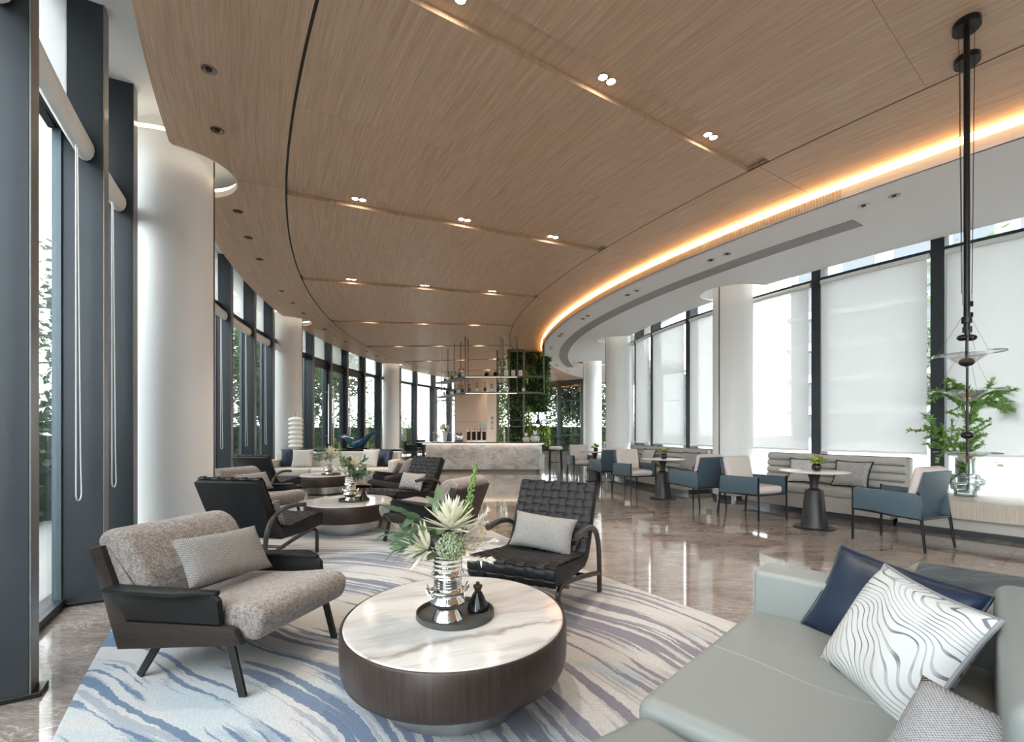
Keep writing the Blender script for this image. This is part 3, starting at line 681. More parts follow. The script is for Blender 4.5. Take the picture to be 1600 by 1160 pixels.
# ---- rug
rg = B(); rg.sweep([(19.87, 0.001), (23.27, 0.001), (23.28, .009), (23.26, .014), (19.89, .014), (19.86, .009)], -50, -15.8, 60)
rug = mk('area_rug', rg, M_RUG, label='large cream and blue rug with brushed curved stripes', cat='rug', centre=True)

# ================================================================== LOUNGE FURNITURE
FZ = .0145                                    # top of the rug
def pillow_geo(w, h, t, n=16, pinch=.07, sag=0.0):
    v = []; f = []
    def e(u): return (1 - abs(u) ** 2.6)
    for side in (1, -1):
        for j in range(n + 1):
            for i in range(n + 1):
                u = -1 + 2 * i / n; q = -1 + 2 * j / n
                x = w / 2 * u * (1 - pinch * (1 - q * q)); y = h / 2 * q * (1 - pinch * (1 - u * u))
                th = t / 2 * (max(0, e(u)) * max(0, e(q))) ** .45
                wob = .02 * t * sin(7 * u + 3 * q)
                v.append((x, y, side * (th + .002) + wob))
    m = (n + 1) * (n + 1)
    for j in range(n):
        for i in range(n):
            a = j * (n + 1) + i; f.append((a, a + 1, a + n + 2, a + n + 1)); a += m; f.append((a, a + n + 1, a + n + 2, a + 1))
    rim = [i for i in range(n)] + [j * (n + 1) + n for j in range(n)] + [n * (n + 1) + i for i in range(n, 0, -1)] + [j * (n + 1) for j in range(n, 0, -1)]
    for k in range(len(rim)): a, b = rim[k], rim[(k + 1) % len(rim)]; f.append((a, a + m, b + m, b))
    return v, f, [v[i] for i in rim]
def pillow(name, lab, w, h, t, mat, pos, d, tilt=20, roll=0, piping=None, group=None, back=None, pinch=.07, cat='cushion', prad=.007):
    v, f, rim = pillow_geo(w, h, t, pinch=pinch)
    Mx = Matrix.Translation(pos) @ Matrix.Rotation(atan2(d[1], d[0]) + pi / 2, 4, 'Z') @ Matrix.Rotation(pi / 2 - radians(tilt), 4, 'X') @ Matrix.Rotation(radians(roll), 4, 'Z')
    o = mk(name, B().add(v, f), mat, label=lab, cat=cat, group=group, sharp=80); o.matrix_world = Mx
    if piping: mk('piping', B().tube([(p[0], p[1], 0) for p in rim] + [(rim[0][0], rim[0][1], 0)], prad, 6, caps=False), piping, o)
    if back:
        m = len(f) // 2; vb = [(p[0] * .985, p[1] * .985, p[2] - .006) for p in v[len(v) // 2:]]
        n = 16; fb = [(j * 17 + i, j * 17 + i + 17, j * 17 + i + 18, j * 17 + i + 1) for j in range(n) for i in range(n)]
        mk('back_panel', B().add(vb, fb), back, o, sharp=80)
    return o

def make_armchair(loc, rz, lab):
    t = thing('lounge_armchair', lab, 'armchair', (*loc, FZ), rz, 'grey boucle armchairs with walnut sides')
    seat = spline([(-.42, .27), (-.43, .38), (-.30, .415), (.10, .425), (.34, .43), (.425, .40), (.425, .33), (.385, .265), (.30, .255), (0, .255)], 5, True) if 0 else None
    so = [(p.x, p.y) for p in spline([(-.40, .265, 0), (-.42, .33, 0), (-.30, .365, 0), (.05, .392, 0), (.33, .427, 0), (.425, .40, 0), (.435, .33, 0), (.385, .262, 0), (.25, .27, 0), (-.1, .265, 0)], 4, True)]
    st = mk('seat_cushion', B().prism(so, -.325, .325, bev=.035, seg=4), M_FABRIC, t, sharp=50)
    bo = [(p.x, p.y) for p in spline([(-.25, .37, 0), (-.285, .48, 0), (-.375, .63, 0), (-.43, .70, 0), (-.51, .735, 0), (-.60, .725, 0), (-.645, .675, 0), (-.62, .61, 0), (-.54, .52, 0), (-.44, .37, 0)], 4, True)]
    mk('back_cushion', B().prism(bo, -.34, .34, bev=.045, seg=4), M_FABRIC, t, sharp=50)
    mk('back_panel', B().prism([(-.655, .625), (-.62, .645), (-.43, .18), (-.455, .145)], -.335, .335, bev=.005), M_WALNUT, t)
    for s in (-1, 1):
        o = [(-.645, .635), (-.565, .655), (-.375, .285), (.27, .335), (.315, .325), (.335, .29), (.36, .262), (.34, .255), (-.44, .135)]
        mk('side_frame', B().prism(o, s * .335, s * .368, bev=.005), M_WALNUT, t)
        wb = [(-.50, .435), (.13, .492), (.185, .485), (.222, .45), (.235, .34), (-.37, .295)]
        wing = mk('arm_web', B().prism(wb, s * .342, s * .372, bev=.006), M_LEATHER, t)
        pad = [(-.49, s * .335), (-.50, s * .405), (-.30, s * .425), (.03, s * .435), (.12, s * .40), (.20, s * .365), (.20, s * .335)]
        pv = B().prism(pad, 0, .024, axes=(1, 0, 2), bev=.008)
        pv.v = [(x, y, z + .432 + .08 * (y + .56) + (abs(x) - .335) * -.12 - max(0, y - .10) * .25) for x, y, z in pv.v]
        mk('arm_pad', pv, M_LEATHER, t)
        for y0, y1, z0 in ((.25, .335, .28), (-.19, -.33, .20)):
            d = Vector((s * .335 - s * .33, y1 - y0, -z0)); L = d.length
            Mx = Matrix.Translation((s * .332, (y0 + y1) / 2, z0 / 2)) @ Matrix.Rotation(atan2(y1 - y0, z0), 4, 'X')
            lg = B().box((0, 0, 0), (.018, .042, L), .003, 1, M=Mx); lg.v = [(x, y, max(0.0, z)) for x, y, z in lg.v]; mk('leg', lg, M_DARKLEG, t)
    mk('underframe', B().box((0, -.05, .235), (.66, .55, .03), .004, 1), M_WALNUT, t)
    return t

NS, NX = 22, 9                                # cross straps / long straps
def make_woven(loc, rz, lab):
    t = thing('woven_lounge_chair', lab, 'armchair', (*loc, FZ), rz, 'black woven leather lounge chairs')
    path = spline([(.405, .275, 0), (.43, .30, 0), (.432, .375, 0), (.405, .402, 0), (.28, .392, 0), (.1, .372, 0), (-.08, .352, 0), (-.18, .365, 0), (-.24, .43, 0), (-.30, .56, 0), (-.37, .70, 0), (-.43, .825, 0), (-.455, .835, 0), (-.475, .82, 0)], 8)
    P = [Vector((0, p.x, p.y)) for p in path]
    # arc-length table
    acc = [0.0]
    for a, b in zip(P[:-1], P[1:]): acc.append(acc[-1] + (b - a).length)
    Ltot = acc[-1]
    def at(s):
        s = max(0, min(Ltot - 1e-6, s)); i = 0
        while acc[i + 1] < s: i += 1
        u = (s - acc[i]) / max(1e-9, acc[i + 1] - acc[i]); p = P[i].lerp(P[i + 1], u); d = (P[i + 1] - P[i]).normalized()
        return p, Vector((0, d.z, -d.y)) if 0 else Vector((0, -d.z, d.y)) * -1
    hw = .315
    # padded shell behind the weave
    top = [at(Ltot * k / 50) for k in range(51)]
    out = [(p.y, p.z) for p, n in top]
    def inward(p, n, d): q = p - n * d; return (q.y, q.z)
    sgn = 1 if top[20][1].z > 0 else -1
    inn = [(-.52, .80), (-.42, .58), (-.33, .40), (-.27, .30), (-.18, .255), (.1, .255), (.36, .268)]
    mk('shell', B().prism(out + inn, -hw, hw, bev=.012, seg=2), M_LEATHER, t, sharp=40)
    pitch = Ltot / NS; pw = 2 * hw / NX; amp = .0036
    def off(i, j): return amp if (i + j) % 2 else -amp
    for j in range(NX):                       # long straps over seat and back
        x = -hw + pw * (j + .5); v = []; f = []; K = NS * 6
        for k in range(K + 1):
            s = Ltot * k / K; p, n = at(s); q = s / pitch - .5
            h = amp * cos(pi * q) * (1 if (j % 2) else -1)
            h = max(-amp, min(amp, h * 2.2))
            for u, e in ((-.46, -.002), (-.36, .003), (.36, .003), (.46, -.002)):
                r = p + n * sgn * (h + e + .006); v.append((x + u * pw, r.y, r.z))
        for k in range(K):
            for c in range(3): a = k * 4 + c; f.append((a, a + 1, a + 5, a + 4))
        mk('long_strap', B().add(v, f), M_STRAP, t, sharp=60)
    for i in range(NS):                       # cross straps
        s0 = pitch * (i + .5); v = []; f = []; K = NX * 5
        for k in range(K + 1):
            x = -hw + 2 * hw * k / K; q = (x + hw) / pw - .5
            h = -amp * cos(pi * q) * (1 if (i % 2) else -1); h = max(-amp, min(amp, h * 2.2))
            for u, e in ((-.44, -.002), (-.34, .003), (.34, .003), (.44, -.002)):
                p, n = at(s0 + u * pitch); r = p + n * sgn * (h + e + .006); v.append((x, r.y, r.z))
        for k in range(K):
            for c in range(3): a = k * 4 + c; f.append((a, a + 1, a + 5, a + 4))
        mk('cross_strap', B().add(v, f), M_STRAP, t, sharp=60)
    for s in (-1, 1):
        X = s * .345
        ar = spline([(X, -.45, 0), (X, -.445, .20), (X, -.42, .37), (X, -.35, .48), (X, -.23, .535), (X, -.08, .552), (X, .10, .535)], 6)
        n = len(ar)
        mk('arm_leg', B().tube(ar, [.019 + .004 * (i / n) for i in range(n)], 10), M_BRONZE, t)
        Q = s * .305; fr = spline([(Q, .36, 0), (Q, .36, .17), (Q, .35, .225), (Q, .29, .25), (Q, .10, .235), (s * .325, -.2, .19), (X, -.43, .15)], 5)
        mk('leg_frame', B().tube(fr, .018, 10), M_BRONZE, t)
    for y, z in ((.28, .25), (-.2, .19)):
        mk('cross_bar', B().tube([(-.35, y, z), (.35, y, z)], .014, 8), M_BRONZE, t)
    return t

T1, T2, T3 = (-.275, 2.355), (-2.08, 6.12), (-3.78, 9.75)
ARM = [((-1.49, 2.66), (.957, -.29), 'grey boucle armchair with walnut sides facing the leather sofa'),
       ((-3.42, 6.56), (.94, -.33), 'grey boucle armchair between the two black woven chairs by the windows'),
       ((-1.0, 5.56), (-.90, .42), 'grey boucle armchair turned away, half hidden behind the large bouquet'),
       ((-2.30, 9.25), (-.95, .25), 'grey boucle armchair facing the coffee table before the cream sofa')]
for p, d, lab in ARM: make_armchair(p, face(*d), lab)
WOV = [((.175, 3.47), (-.44, -.90), 'black woven leather chair with pale cushion on the open rug edge'),
       ((-2.38, 4.62), (.2, .98), 'black leather lounge chair with its back to the grey armchair and column'),
       ((-1.58, 7.06), (-.60, -.80), 'black woven leather chair with striped cushion before the bar'),
       ((-4.28, 8.42), (.15, .99), 'black leather lounge chair by the windows close to the cream sofa')]
wv0 = make_woven(WOV[0][0], face(*WOV[0][1]), WOV[0][2])
for p, d, lab in WOV[1:]: copy_tree(wv0, (*p, FZ), face(*d), lab)
# lumbar cushions
def lumbar(base, d, l, lab, mat, w=.50, h=.27, t=.13, tilt=32, roll=0):
    x, y, z = loc_of((base[0], base[1], FZ), face(*d), l)
    return pillow('lumbar_cushion', lab, w, h, t, mat, (x, y, z), d, tilt, roll, group='lumbar cushions on the lounge chairs')
lumbar(ARM[0][0], ARM[0][1], (-.02, -.16, .545), 'grey knitted lumbar cushion on the armchair facing the leather sofa', M_KNITL, .54, .29, tilt=33, roll=-3)
lumbar(ARM[1][0], ARM[1][1], (0, -.16, .545), 'pale striped lumbar cushion on the grey armchair by the windows', M_KNITW, .52, .28, tilt=33)
lumbar(ARM[3][0], ARM[3][1], (0, -.16, .545), 'grey lumbar cushion on the armchair beside the cream sofa', M_KNITL, tilt=33)
lumbar(WOV[0][0], WOV[0][1], (0, -.125, .49), 'pale grey knitted lumbar cushion on the woven chair at the rug edge', M_KNITL, .50, .27, tilt=24, roll=-4)
lumbar(WOV[1][0], WOV[1][1], (.03, -.125, .49), 'pale striped lumbar cushion on the black chair beside the column', M_KNITW, tilt=24)
lumbar(WOV[2][0], WOV[2][1], (0, -.125, .49), 'pale striped lumbar cushion on the woven chair before the bar', M_KNITW, tilt=24)

# ---- coffee tables with tray, vase, bottle, bouquet
OV = Matrix.Scale(1.10, 4, (0, 1, 0))         # the tops are a touch longer than wide
def coffee_table(p, lab):
    t = thing('coffee_table', lab, 'coffee table', (*p, FZ), 0, 'round marble topped coffee tables')
    mk('marble_top', B().lathe([(0, .335), (.518, .335), (.525, .341), (.525, .352), (.519, .358), (0, .358)], 96, M=OV), M_TOP, t)
    mk('drum', B().lathe([(0, .15), (.515, .15), (.53, .158), (.538, .185), (.54, .24), (.54, .345), (.535, .354), (.527, .354), (.527, .334), (0, .334)], 96, M=OV), M_WENGE, t, sharp=50)
    mk('plinth', B().lathe([(0, 0), (.365, 0), (.365, .15), (0, .15)], 96, M=OV), M_STEEL, t)
    return t
ct = coffee_table(T1, 'round marble topped coffee table beside the pale green sofa')
copy_tree(ct, (*T2, FZ), pi, 'round marble topped coffee table between the two middle black chairs')
copy_tree(ct, (*T3, FZ), pi, 'round marble topped coffee table before the cream sofa')
VP = [(.072, 0), (.074, .004), (.056, .036), (.048, .046), (.050, .05), (.078, .072), (.084, .085), (.080, .094), (.066, .108), (.064, .114), (.080, .124), (.084, .134), (.078, .142), (.062, .15)]
for k in range(4): z = .15 + k * .012; VP += [(.066, z + .003), (.066, z + .008), (.061, z + .011)]
VP += [(.062, .20), (.074, .208), (.077, .215), (.074, .222), (.062, .232)]
for k in range(3): z = .234 + k * .021; VP += [(.067, z + .003), (.068, z + .014), (.063, z + .019)]
VP += [(.066, .302), (.060, .302), (.055, .27), (.05, .06), (0, .055)]
def make_vase(p, lab):
    t = thing('chrome_vase', lab, 'vase', p, 0, 'ribbed chrome vases')
    mk('body', B().lathe(VP, 48), M_CHROME, t, sharp=40)
    for s, a in ((1, .35), (-1, .1)):
        o = [(.07, .07), (.105, .135), (.098, .165), (.078, .13)]
        mk('fin', B().prism([(s * x, z) for x, z in o], -.012, .012, axes=(0, 2, 1), bev=.003, M=Matrix.Rotation(a, 4, 'Z')), M_CHROME, t)
    return t
def make_tray(p, lab):
    return mk('round_tray', B().lathe([(0, 0), (.185, 0), (.188, .003), (.188, .027), (.182, .027), (.180, .006), (0, .006)], 64), M_TRAY, loc=p, label=lab, cat='tray', group='round dark trays on the coffee tables')
def make_bottle(p, lab):
    t = thing('black_bottle', lab, 'bottle', p, 0, 'black cone bottles on the trays')
    mk('body', B().lathe([(0, 0), (.050, 0), (.053, .006), (.048, .03), (.024, .083), (.018, .092), (.0, .092)], 32), pm('black_glaze', (.008, .009, .012), .08) if 'black_glaze' not in MATS else MATS['black_glaze'], t)
    mk('stopper', B().lathe([(0, .092), (.013, .092), (.016, .10), (.024, .118), (.022, .124), (.009, .122), (.008, .13), (.01, .138), (0, .142)], 20), M_COFFEE, t)
    return t
def leaf_geo(L, w, fold=.12, droop=.15, n=6):
    v = []; f = []
    for i in range(n + 1):
        t = i / n; ww = w * (sin(pi * t ** .8)) ** .75 if 0 < t < 1 else .0008
        z = -droop * L * t * t
        v += [(-ww, L * t, z + fold * ww), (0, L * t, z), (ww, L * t, z + fold * ww)]
    for i in range(n): a = i * 3; f += [(a, a + 1, a + 4, a + 3), (a + 1, a + 2, a + 5, a + 4)]
    return v, f
def dirM(p, d, roll=0.0):
    d = Vector(d).normalized(); up = Vector((0, 0, 1)) if abs(d.z) < .95 else Vector((0, 1, 0))
    x = d.cross(up).normalized(); z = x.cross(d)
    return Matrix.Translation(p) @ Matrix(((x.x, d.x, z.x, 0), (x.y, d.y, z.y, 0), (x.z, d.z, z.z, 0), (0, 0, 0, 1))) @ Matrix.Rotation(roll, 4, 'Y')
def blossom(b, c, axis, n, L, w, spread, R):
    ax = Vector(axis).normalized(); e1 = ax.orthogonal().normalized(); e2 = ax.cross(e1)
    for ring in range(3):
        for k in range(n):
            a = 2 * pi * (k + .5 * ring) / n + R.uniform(-.15, .15); s = spread * (1 - ring * .32) + R.uniform(-.08, .08)
            d = ax * cos(s) + (e1 * cos(a) + e2 * sin(a)) * sin(s)
            v, f = leaf_geo(L * R.uniform(.85, 1.12), w, .5, -.12, 5); b.add(v, f, dirM(Vector(c) + d * .008, d, R.uniform(-.4, .4)))
LEAF_ME = None
def bouquet(p, rz, lab, seed=1, near=True):
    global LEAF_ME
    R = random.Random(seed); t = thing('flower_arrangement', lab, 'flowers', p, rz, 'white flower arrangements')
    if LEAF_ME is None:
        me = bpy.data.meshes.new('leaf'); v, f = leaf_geo(.115, .021); me.from_pydata(v, [], f); me.polygons.foreach_set('use_smooth', [True] * len(f)); me.materials.append(M_EUC); LEAF_ME = me
    for (tx, ty, tz, nl) in ((-.20, -.05, .21, 13), (-.27, .0, .11, 14), (-.24, .04, .03, 13), (-.19, -.09, .06, 10), (-.07, .08, .25, 9), (.03, .10, .22, 7)):
        pts = spline([(0, 0, -.10), (tx * .35, ty * .35, max(.02, tz * .6)), (tx, ty, tz)], 5)
        mk('stem', B().tube(pts, .003, 5), M_STEM, t)
        for k in range(nl):
            q = pts[min(len(pts) - 1, 4 + int(k * (len(pts) - 4) / nl))]
            a = R.uniform(0, 2 * pi); d = Vector((tx * 2.2 + .42 * cos(a), ty * 1.5 + .42 * sin(a), tz * .8 + R.uniform(-.35, .35)))
            sc = R.uniform(.75, 1.15); inst(LEAF_ME, 'leaf', t, dirM(q, d, R.uniform(-.8, .8)) @ Matrix.Scale(sc, 4))
    b = B(); blossom(b, (.02, -.03, .13), (.1, -.35, .9), 16, .145, .0115, 1.2, R); mk('protea_bloom', b, M_PROTEA, t, sharp=80)
    b = B(); blossom(b, (-.085, -.06, .04), (-.75, -.5, .35), 13, .125, .010, 1.05, R); mk('protea_bloom', b, M_PROTEA, t, sharp=80)
    b = B()
    for k in range(620 if near else 260):
        u = Vector((R.gauss(0, 1), R.gauss(0, 1), R.gauss(0, 1))).normalized(); c = Vector((.02, -.055, .055)) + Vector((u.x * .068, u.y * .05, u.z * .062)) * R.uniform(.72, 1.04)
        b.ball(c, R.uniform(.004, .0068), 5)
    b.ball((.02, -.055, .055), .034, 10, (1.1, .8, 1)); mk('hydrangea_head', b, M_HYD, t, sharp=80)
    for (ax_, ay, az, L) in ((.17, .02, .16, .14), (.19, -.02, .05, .13), (.17, -.08, .0, .13), (.15, .06, .10, .12)):
        b = B(); base = Vector((ax_ * .45, ay, max(.0, az * .55))); d = Vector((ax_, ay, az + .02)).normalized()
        for k in range(64):
            s = k / 64; q = base + d * L * s * 1.1; r = Vector((R.gauss(0, 1), R.gauss(0, 1), R.gauss(0, .8))); dd = (d * 1.1 + r * .33).normalized()
            v, f = leaf_geo(.05 * (1 - .35 * s), .0042, .3, .2, 3); b.add(v, f, dirM(q, dd, R.uniform(0, 3)))
        b.tube([(0, 0, -.06), tuple(base), tuple(base + d * L)], .0022, 5); mk('pampas_plume', b, M_PAMPAS, t, sharp=80)
    b = B(); pts = spline([(0, .02, -.08), (.06, .06, .12), (.095, .07, .25), (.13, .07, .44)], 8); mk('spike_stem', B().tube(pts, .003, 5), M_SPIKE, t)
    for k in range(300):
        s = R.random(); i = int(8 + s * (len(pts) - 9)); q = Vector(pts[i]); r = .022 * (1 - (i / len(pts)) ** 2) + .004; a = R.uniform(0, 2 * pi)
        b.ball(q + Vector((cos(a) * r, sin(a) * r, R.uniform(-.012, .012))), .0048, 5)
    mk('flower_spike', b, M_SPIKE, t, sharp=80)
    b = B()
    for k in range(26):
        s = R.random(); q = Vector((.08 + .10 * s, -.06 + .02 * s, .03 + .10 * s)) + Vector((R.gauss(0, .012), R.gauss(0, .012), R.gauss(0, .02))); b.ball(q, R.uniform(.005, .008), 6)
    b.tube([(.02, -.02, -.03), (.10, -.055, .06), (.18, -.05, .14)], .002, 5); mk('berry_sprig', b, M_BERRY, t, sharp=80)
    return t
ZT = FZ + .358
places = [(T1, (.0, -.04), 'on the coffee table by the pale green sofa', 0), (T2, (.06, -.02), 'on the middle coffee table', 2.6), (T3, (.1, -.05), 'on the coffee table before the cream sofa', .5)]
for k, (T, o, where, rz) in enumerate(places):
    c = (T[0] + o[0], T[1] + o[1])
    make_tray((*c, ZT), 'round dark metal tray ' + where)
    z = ZT + .006
    make_vase((c[0] - .03, c[1] - .05, z), 'ribbed chrome vase ' + where)
    bouquet((c[0] - .03, c[1] - .05, z + .30), rz, 'white protea and eucalyptus bouquet ' + where, 3 + k, k == 0)
    if k < 2: make_bottle((c[0] + .105, c[1] + .055, z), 'small black cone shaped bottle ' + where)

# ---- near sofa in pale green-grey leather (two modules following the curve)
P0 = Vector((1.13, 2.24, 0)); U = Vector((.70, .714, 0)).normalized(); V = Vector((U.y, -U.x, 0))
def frame(o, u): v = Vector((u.y, -u.x, 0)); return Matrix(((u.x, v.x, 0, o.x), (u.y, v.y, 0, o.y), (0, 0, 1, 0), (0, 0, 0, 1)))
F1 = frame(P0, U)                             # local: x along the sofa (away), y towards the back, z up
sofa = thing('leather_sofa', 'pale green-grey leather sofa with low arm and loose cushions', 'sofa', (P0.x, P0.y, FZ), 0)
F1 = Matrix.Translation(-P0) @ F1
def smk(name, bld, m): return mk(name, bld, m, sofa, sharp=45)
smk('seat_cushion', B().box((-.535, .40, .33), (1.06, .82, .19), .05, 4, M=F1), M_SOFA)
smk('seat_seam', B().tube([tuple(F1 @ Vector(q)) for q in spline([(-.53, .03, .4245), (-.555, .2, .4255), (-.605, .41, .4255), (-.575, .60, .4255), (-.57, .75, .4245)], 5)], .0028, 6), M_SOFA)
smk('arm', B().box((.11, .5, .335), (.215, 1.0, .53), .022, 3, M=F1), M_SOFA)
smk('back_cushion', B().box((-.535, .905, .51), (1.05, .22, .44), .045, 4, M=F1), M_SOFA)
smk('base', B().box((-.50, .52, .13), (1.2, .95, .2), .01, 1, M=F1), M_SOFA)
smk('plinth', B().box((-.45, .55, .025), (1.0, .8, .05), .004, 1, M=F1), M_BLKMETAL)
th = radians(-12); c_, s_ = cos(th), sin(th); U2 = Vector((U.x * c_ - U.y * s_, U.x * s_ + U.y * c_, 0))
O2 = P0 - U * 1.075 + V * .045; F2 = Matrix.Translation(-P0) @ frame(O2, U2)
smk('seat_cushion', B().box((-.56, .40, .33), (1.10, .80, .19), .05, 4, M=F2), M_SOFA)
smk('back_cushion', B().box((-.62, .905, .51), (1.0, .22, .44), .045, 4, M=F2), M_SOFA)
smk('base', B().box((-.58, .50, .13), (1.1, .85, .2), .01, 1, M=F2), M_SOFA)
def up_tilt(d, tilt, h): d = Vector((d[0], d[1], 0)).normalized(); return -d * sin(radians(tilt)) * h + Vector((0, 0, cos(radians(tilt)) * h))
def lean(name, lab, bl, br, d, tilt, w, h, t, mat, **k):
    c = (Vector(bl) + Vector(br)) / 2 + up_tilt(d, tilt, h / 2); return pillow(name, lab, w, h, t, mat, c, d, tilt, **k)
lean('scatter_cushion', 'navy blue leather cushion leaning against the sofa arm', (1.245, 2.01, .42), (1.43, 1.56, .40), (-.925, -.38), 30, .52, .38, .15, M_NAVY, piping=M_NAVY, roll=-7)
lean('scatter_cushion', 'white cushion embroidered with grey wavy lines on the sofa', (1.125, 1.73, .415), (1.12, 1.32, .405), (-1, .0), 31, .43, .42, .16, M_EMB, piping=pm('grey_piping', (.22, .22, .23), .8), roll=-5)
lean('scatter_cushion', 'grey knitted cushion with black leather side on the sofa', (.93, 1.16, .425), (.93, .84, .425), (-.95, -.22), 42, .40, .28, .15, M_KNIT, back=M_LEATHER)
# end table in dark stone
et = thing('end_table', 'dark blue-black marble end table beyond the sofa arm', 'side table', (P0.x, P0.y, FZ), 0)
mk('stone_top', B().box((.55, .88, .565), (.56, .68, .03), .003, 1, M=F1), M_DARKSTONE, et)
mk('pedestal', B().box((.50, .88, .28), (.3, .4, .54), .005, 1, M=F1), M_BLKMETAL, et)
mk('foot', B().box((.50, .88, .008), (.4, .56, .016), .003, 1, M=F1), M_BLKMETAL, et)

# ---- far sofa, console, lamp, sculpture
sx, sy = -4.02, 10.85
fs = thing('cream_sofa', 'long cream sofa backing onto the black console', 'sofa', (sx, sy, 0), radians(2))
mk('base', B().box((0, 0, .17), (2.86, .86, .2), .02, 2), M_SOFA2, fs)
mk('plinth', B().box((0, .02, .035), (2.6, .7, .07)), M_BLKMETAL, fs)
for k in range(3): mk('seat_cushion', B().box((-.84 + .86 * k, -.08, .35), (.85, .72, .17), .04, 3), M_SOFA2, fs)
mk('backrest', B().box((0, .33, .50), (2.86, .2, .56), .04, 3), M_SOFA2, fs)
for s in (-1, 1): mk('arm', B().box((s * 1.36, 0, .40), (.16, .86, .42), .03, 3), M_SOFA2, fs)
def fpos(x, y, z): return loc_of((sx, sy, 0), radians(2), (x, y, z))
for x, lab, m, w, d in ((-1.06, 'navy leather cushion at the lamp end of the cream sofa', M_NAVY, .42, (.35, -1)), (-.74, 'cream patterned cushion beside the navy one at the lamp end', M_KNITC, .46, (.1, -1)), (.78, 'cream patterned cushion at the side table end of the cream sofa', M_KNITC, .44, (-.35, -1)), (1.08, 'navy leather cushion at the side table end of the cream sofa', M_NAVY, .42, (-.5, -1))):
    pillow('scatter_cushion', lab, w, .42, .15, m, fpos(x, .17 if m is M_NAVY else .01, .64), d, 18, group='cushions on the cream sofa')
bt = thing('side_table', 'small cream block side table at the end of the cream sofa', 'side table', fpos(1.62, -.1, 0), 0)
mk('top', B().box((0, 0, .49), (.34, .4, .03), .004, 1), M_TOP2, bt); mk('block', B().box((0, 0, .2375), (.3, .36, .475), .004, 1), M_SOFA2, bt)
con = thing('console_table', 'slim black console table behind the cream sofa', 'console', (-4.02, 11.52, 0), 0)
mk('top', B().box((0, 0, .80), (2.75, .34, .04), .004, 1), M_BLKMETAL, con)
for x in (-1.2, 0, 1.2): mk('leg', B().box((x, 0, .39), (.05, .3, .78)), M_BLKMETAL, con)
lamp = thing('table_lamp', 'white lamp of stacked rounded discs on the black console', 'lamp', (-5.22, 11.5, .82), 0)
pr = [(.08, 0), (.11, .01)]
for k in range(7): z = .02 + k * .107; pr += [(.10, z), (.155, z + .028), (.165, z + .05), (.15, z + .075), (.105, z + .10)]
pr += [(.08, .775), (0, .785)]
mk('shade', B().lathe(pr, 32), M_LAMPW, lamp, sharp=70); mk('finial', B().tube([(0, 0, .78), (0, 0, .90)], .005, 6), M_BLKMETAL, lamp)
sc_ = thing('ribbon_sculpture', 'twisted deep blue ribbon sculpture on a black plinth', 'sculpture', (-3.72, 11.5, .82), 0)
mk('plinth', B().box((0, 0, .02), (.5, .2, .04), .003, 1), M_BLKMETAL, sc_)
v = []; f = []; n = 40
for i in range(n + 1):
    t_ = i / n; x = -.55 + 1.1 * t_; z = .12 + .55 * abs(t_ - .45) ** 1.3 + .06 * sin(9 * t_); y = .05 * sin(6 * t_); a = 2.6 * t_ + .4; wd = .13 * sin(pi * min(1, max(0, t_ * .94 + .03))) + .015
    for s in (-1, -.33, .33, 1): v.append((x, y + s * wd * cos(a) + .01 * s * s, z + s * wd * sin(a) * .8 + .03 * s * s))
for i in range(n):
    for j in range(3): a = i * 4 + j; f.append((a, a + 1, a + 5, a + 4))
rb_ = mk('ribbon', B().add(v, f), M_SCULPT, sc_, sharp=80); sm = rb_.modifiers.new('thickness', 'SOLIDIFY'); sm.thickness = .014
mk('post', B().tube([(0, 0, .03), (0, 0, .14)], .012, 6), M_BLKMETAL, sc_)

# ================================================================== WINDOW SEATING
def make_blue_chair(loc, rz, lab):
    t = thing('dining_armchair', lab, 'chair', (*loc, 0), rz, 'slate blue leather chairs with oatmeal cushions')
    mk('seat_cushion', B().box((0, .03, .42), (.50, .56, .11), .045, 4), M_OATMEAL, t, sharp=50)
    Mx = Matrix.Translation((0, -.285, .66)) @ Matrix.Rotation(radians(13), 4, 'X')
    mk('back_cushion', B().box((0, .035, -.005), (.49, .11, .44), .04, 4, M=Mx), M_OATMEAL, t, sharp=50)
    o = [(-.285, -.34), (.285, -.34), (.275, -.1), (.262, .185), (-.262, .185), (-.275, -.1)]
    mk('back_shell', B().prism(o, -.045, -.015, axes=(0, 2, 1), bev=.008, M=Mx), M_BLUE, t)
    for s in (-1, 1):
        o = [(.325, .365), (.325, .60), (.30, .612), (-.29, .60), (-.325, .58), (-.345, .335), (-.1, .345), (.12, .365)]
        mk('arm_panel', B().prism(o, s * .255, s * .30, bev=.01), M_BLUE, t)
        Y = .335
        mk('leg', B().tube([(s * .285, Y, 0), (s * .283, Y - .003, .62)], .0135, 8), M_BLKMETAL, t)
        mk('leg', B().tube([(s * .295, -.375, 0), (s * .28, -.335, .34), (s * .272, -.30, .62)], [.0135, .016, .013], 8), M_BLKMETAL, t)
        mk('side_rail', B().tube([(s * .28, .33, .36), (s * .28, -.335, .335)], .012, 8), M_BLKMETAL, t)
    for y, z in ((.33, .36), (-.335, .335)): mk('cross_rail', B().tube([(-.28, y, z), (.28, y, z)], .012, 8), M_BLKMETAL, t)
    return t
TAB = [(-31.8, 16.06), (-21.4, 15.88), (-10.0, 15.76)]
chairs = []
labs = ['at the window ledge end, back to the dark end table', 'facing it across the same pedestal table, beside the window column', 'with its back to the dividing window column', 'facing the middle pedestal table with a tweed cushion behind it', 'back to back with another, at the table by the bar stool', 'beside the bar stool, facing the lounge']
poss = [((4.39, 5.40), (-.417, .909)), ((3.56, 7.06), (.40, -.917)), ((3.12, 8.10), None), ((2.50, 9.76), None), ((2.20, 11.1), None), ((1.86, 12.85), None)]
first = None
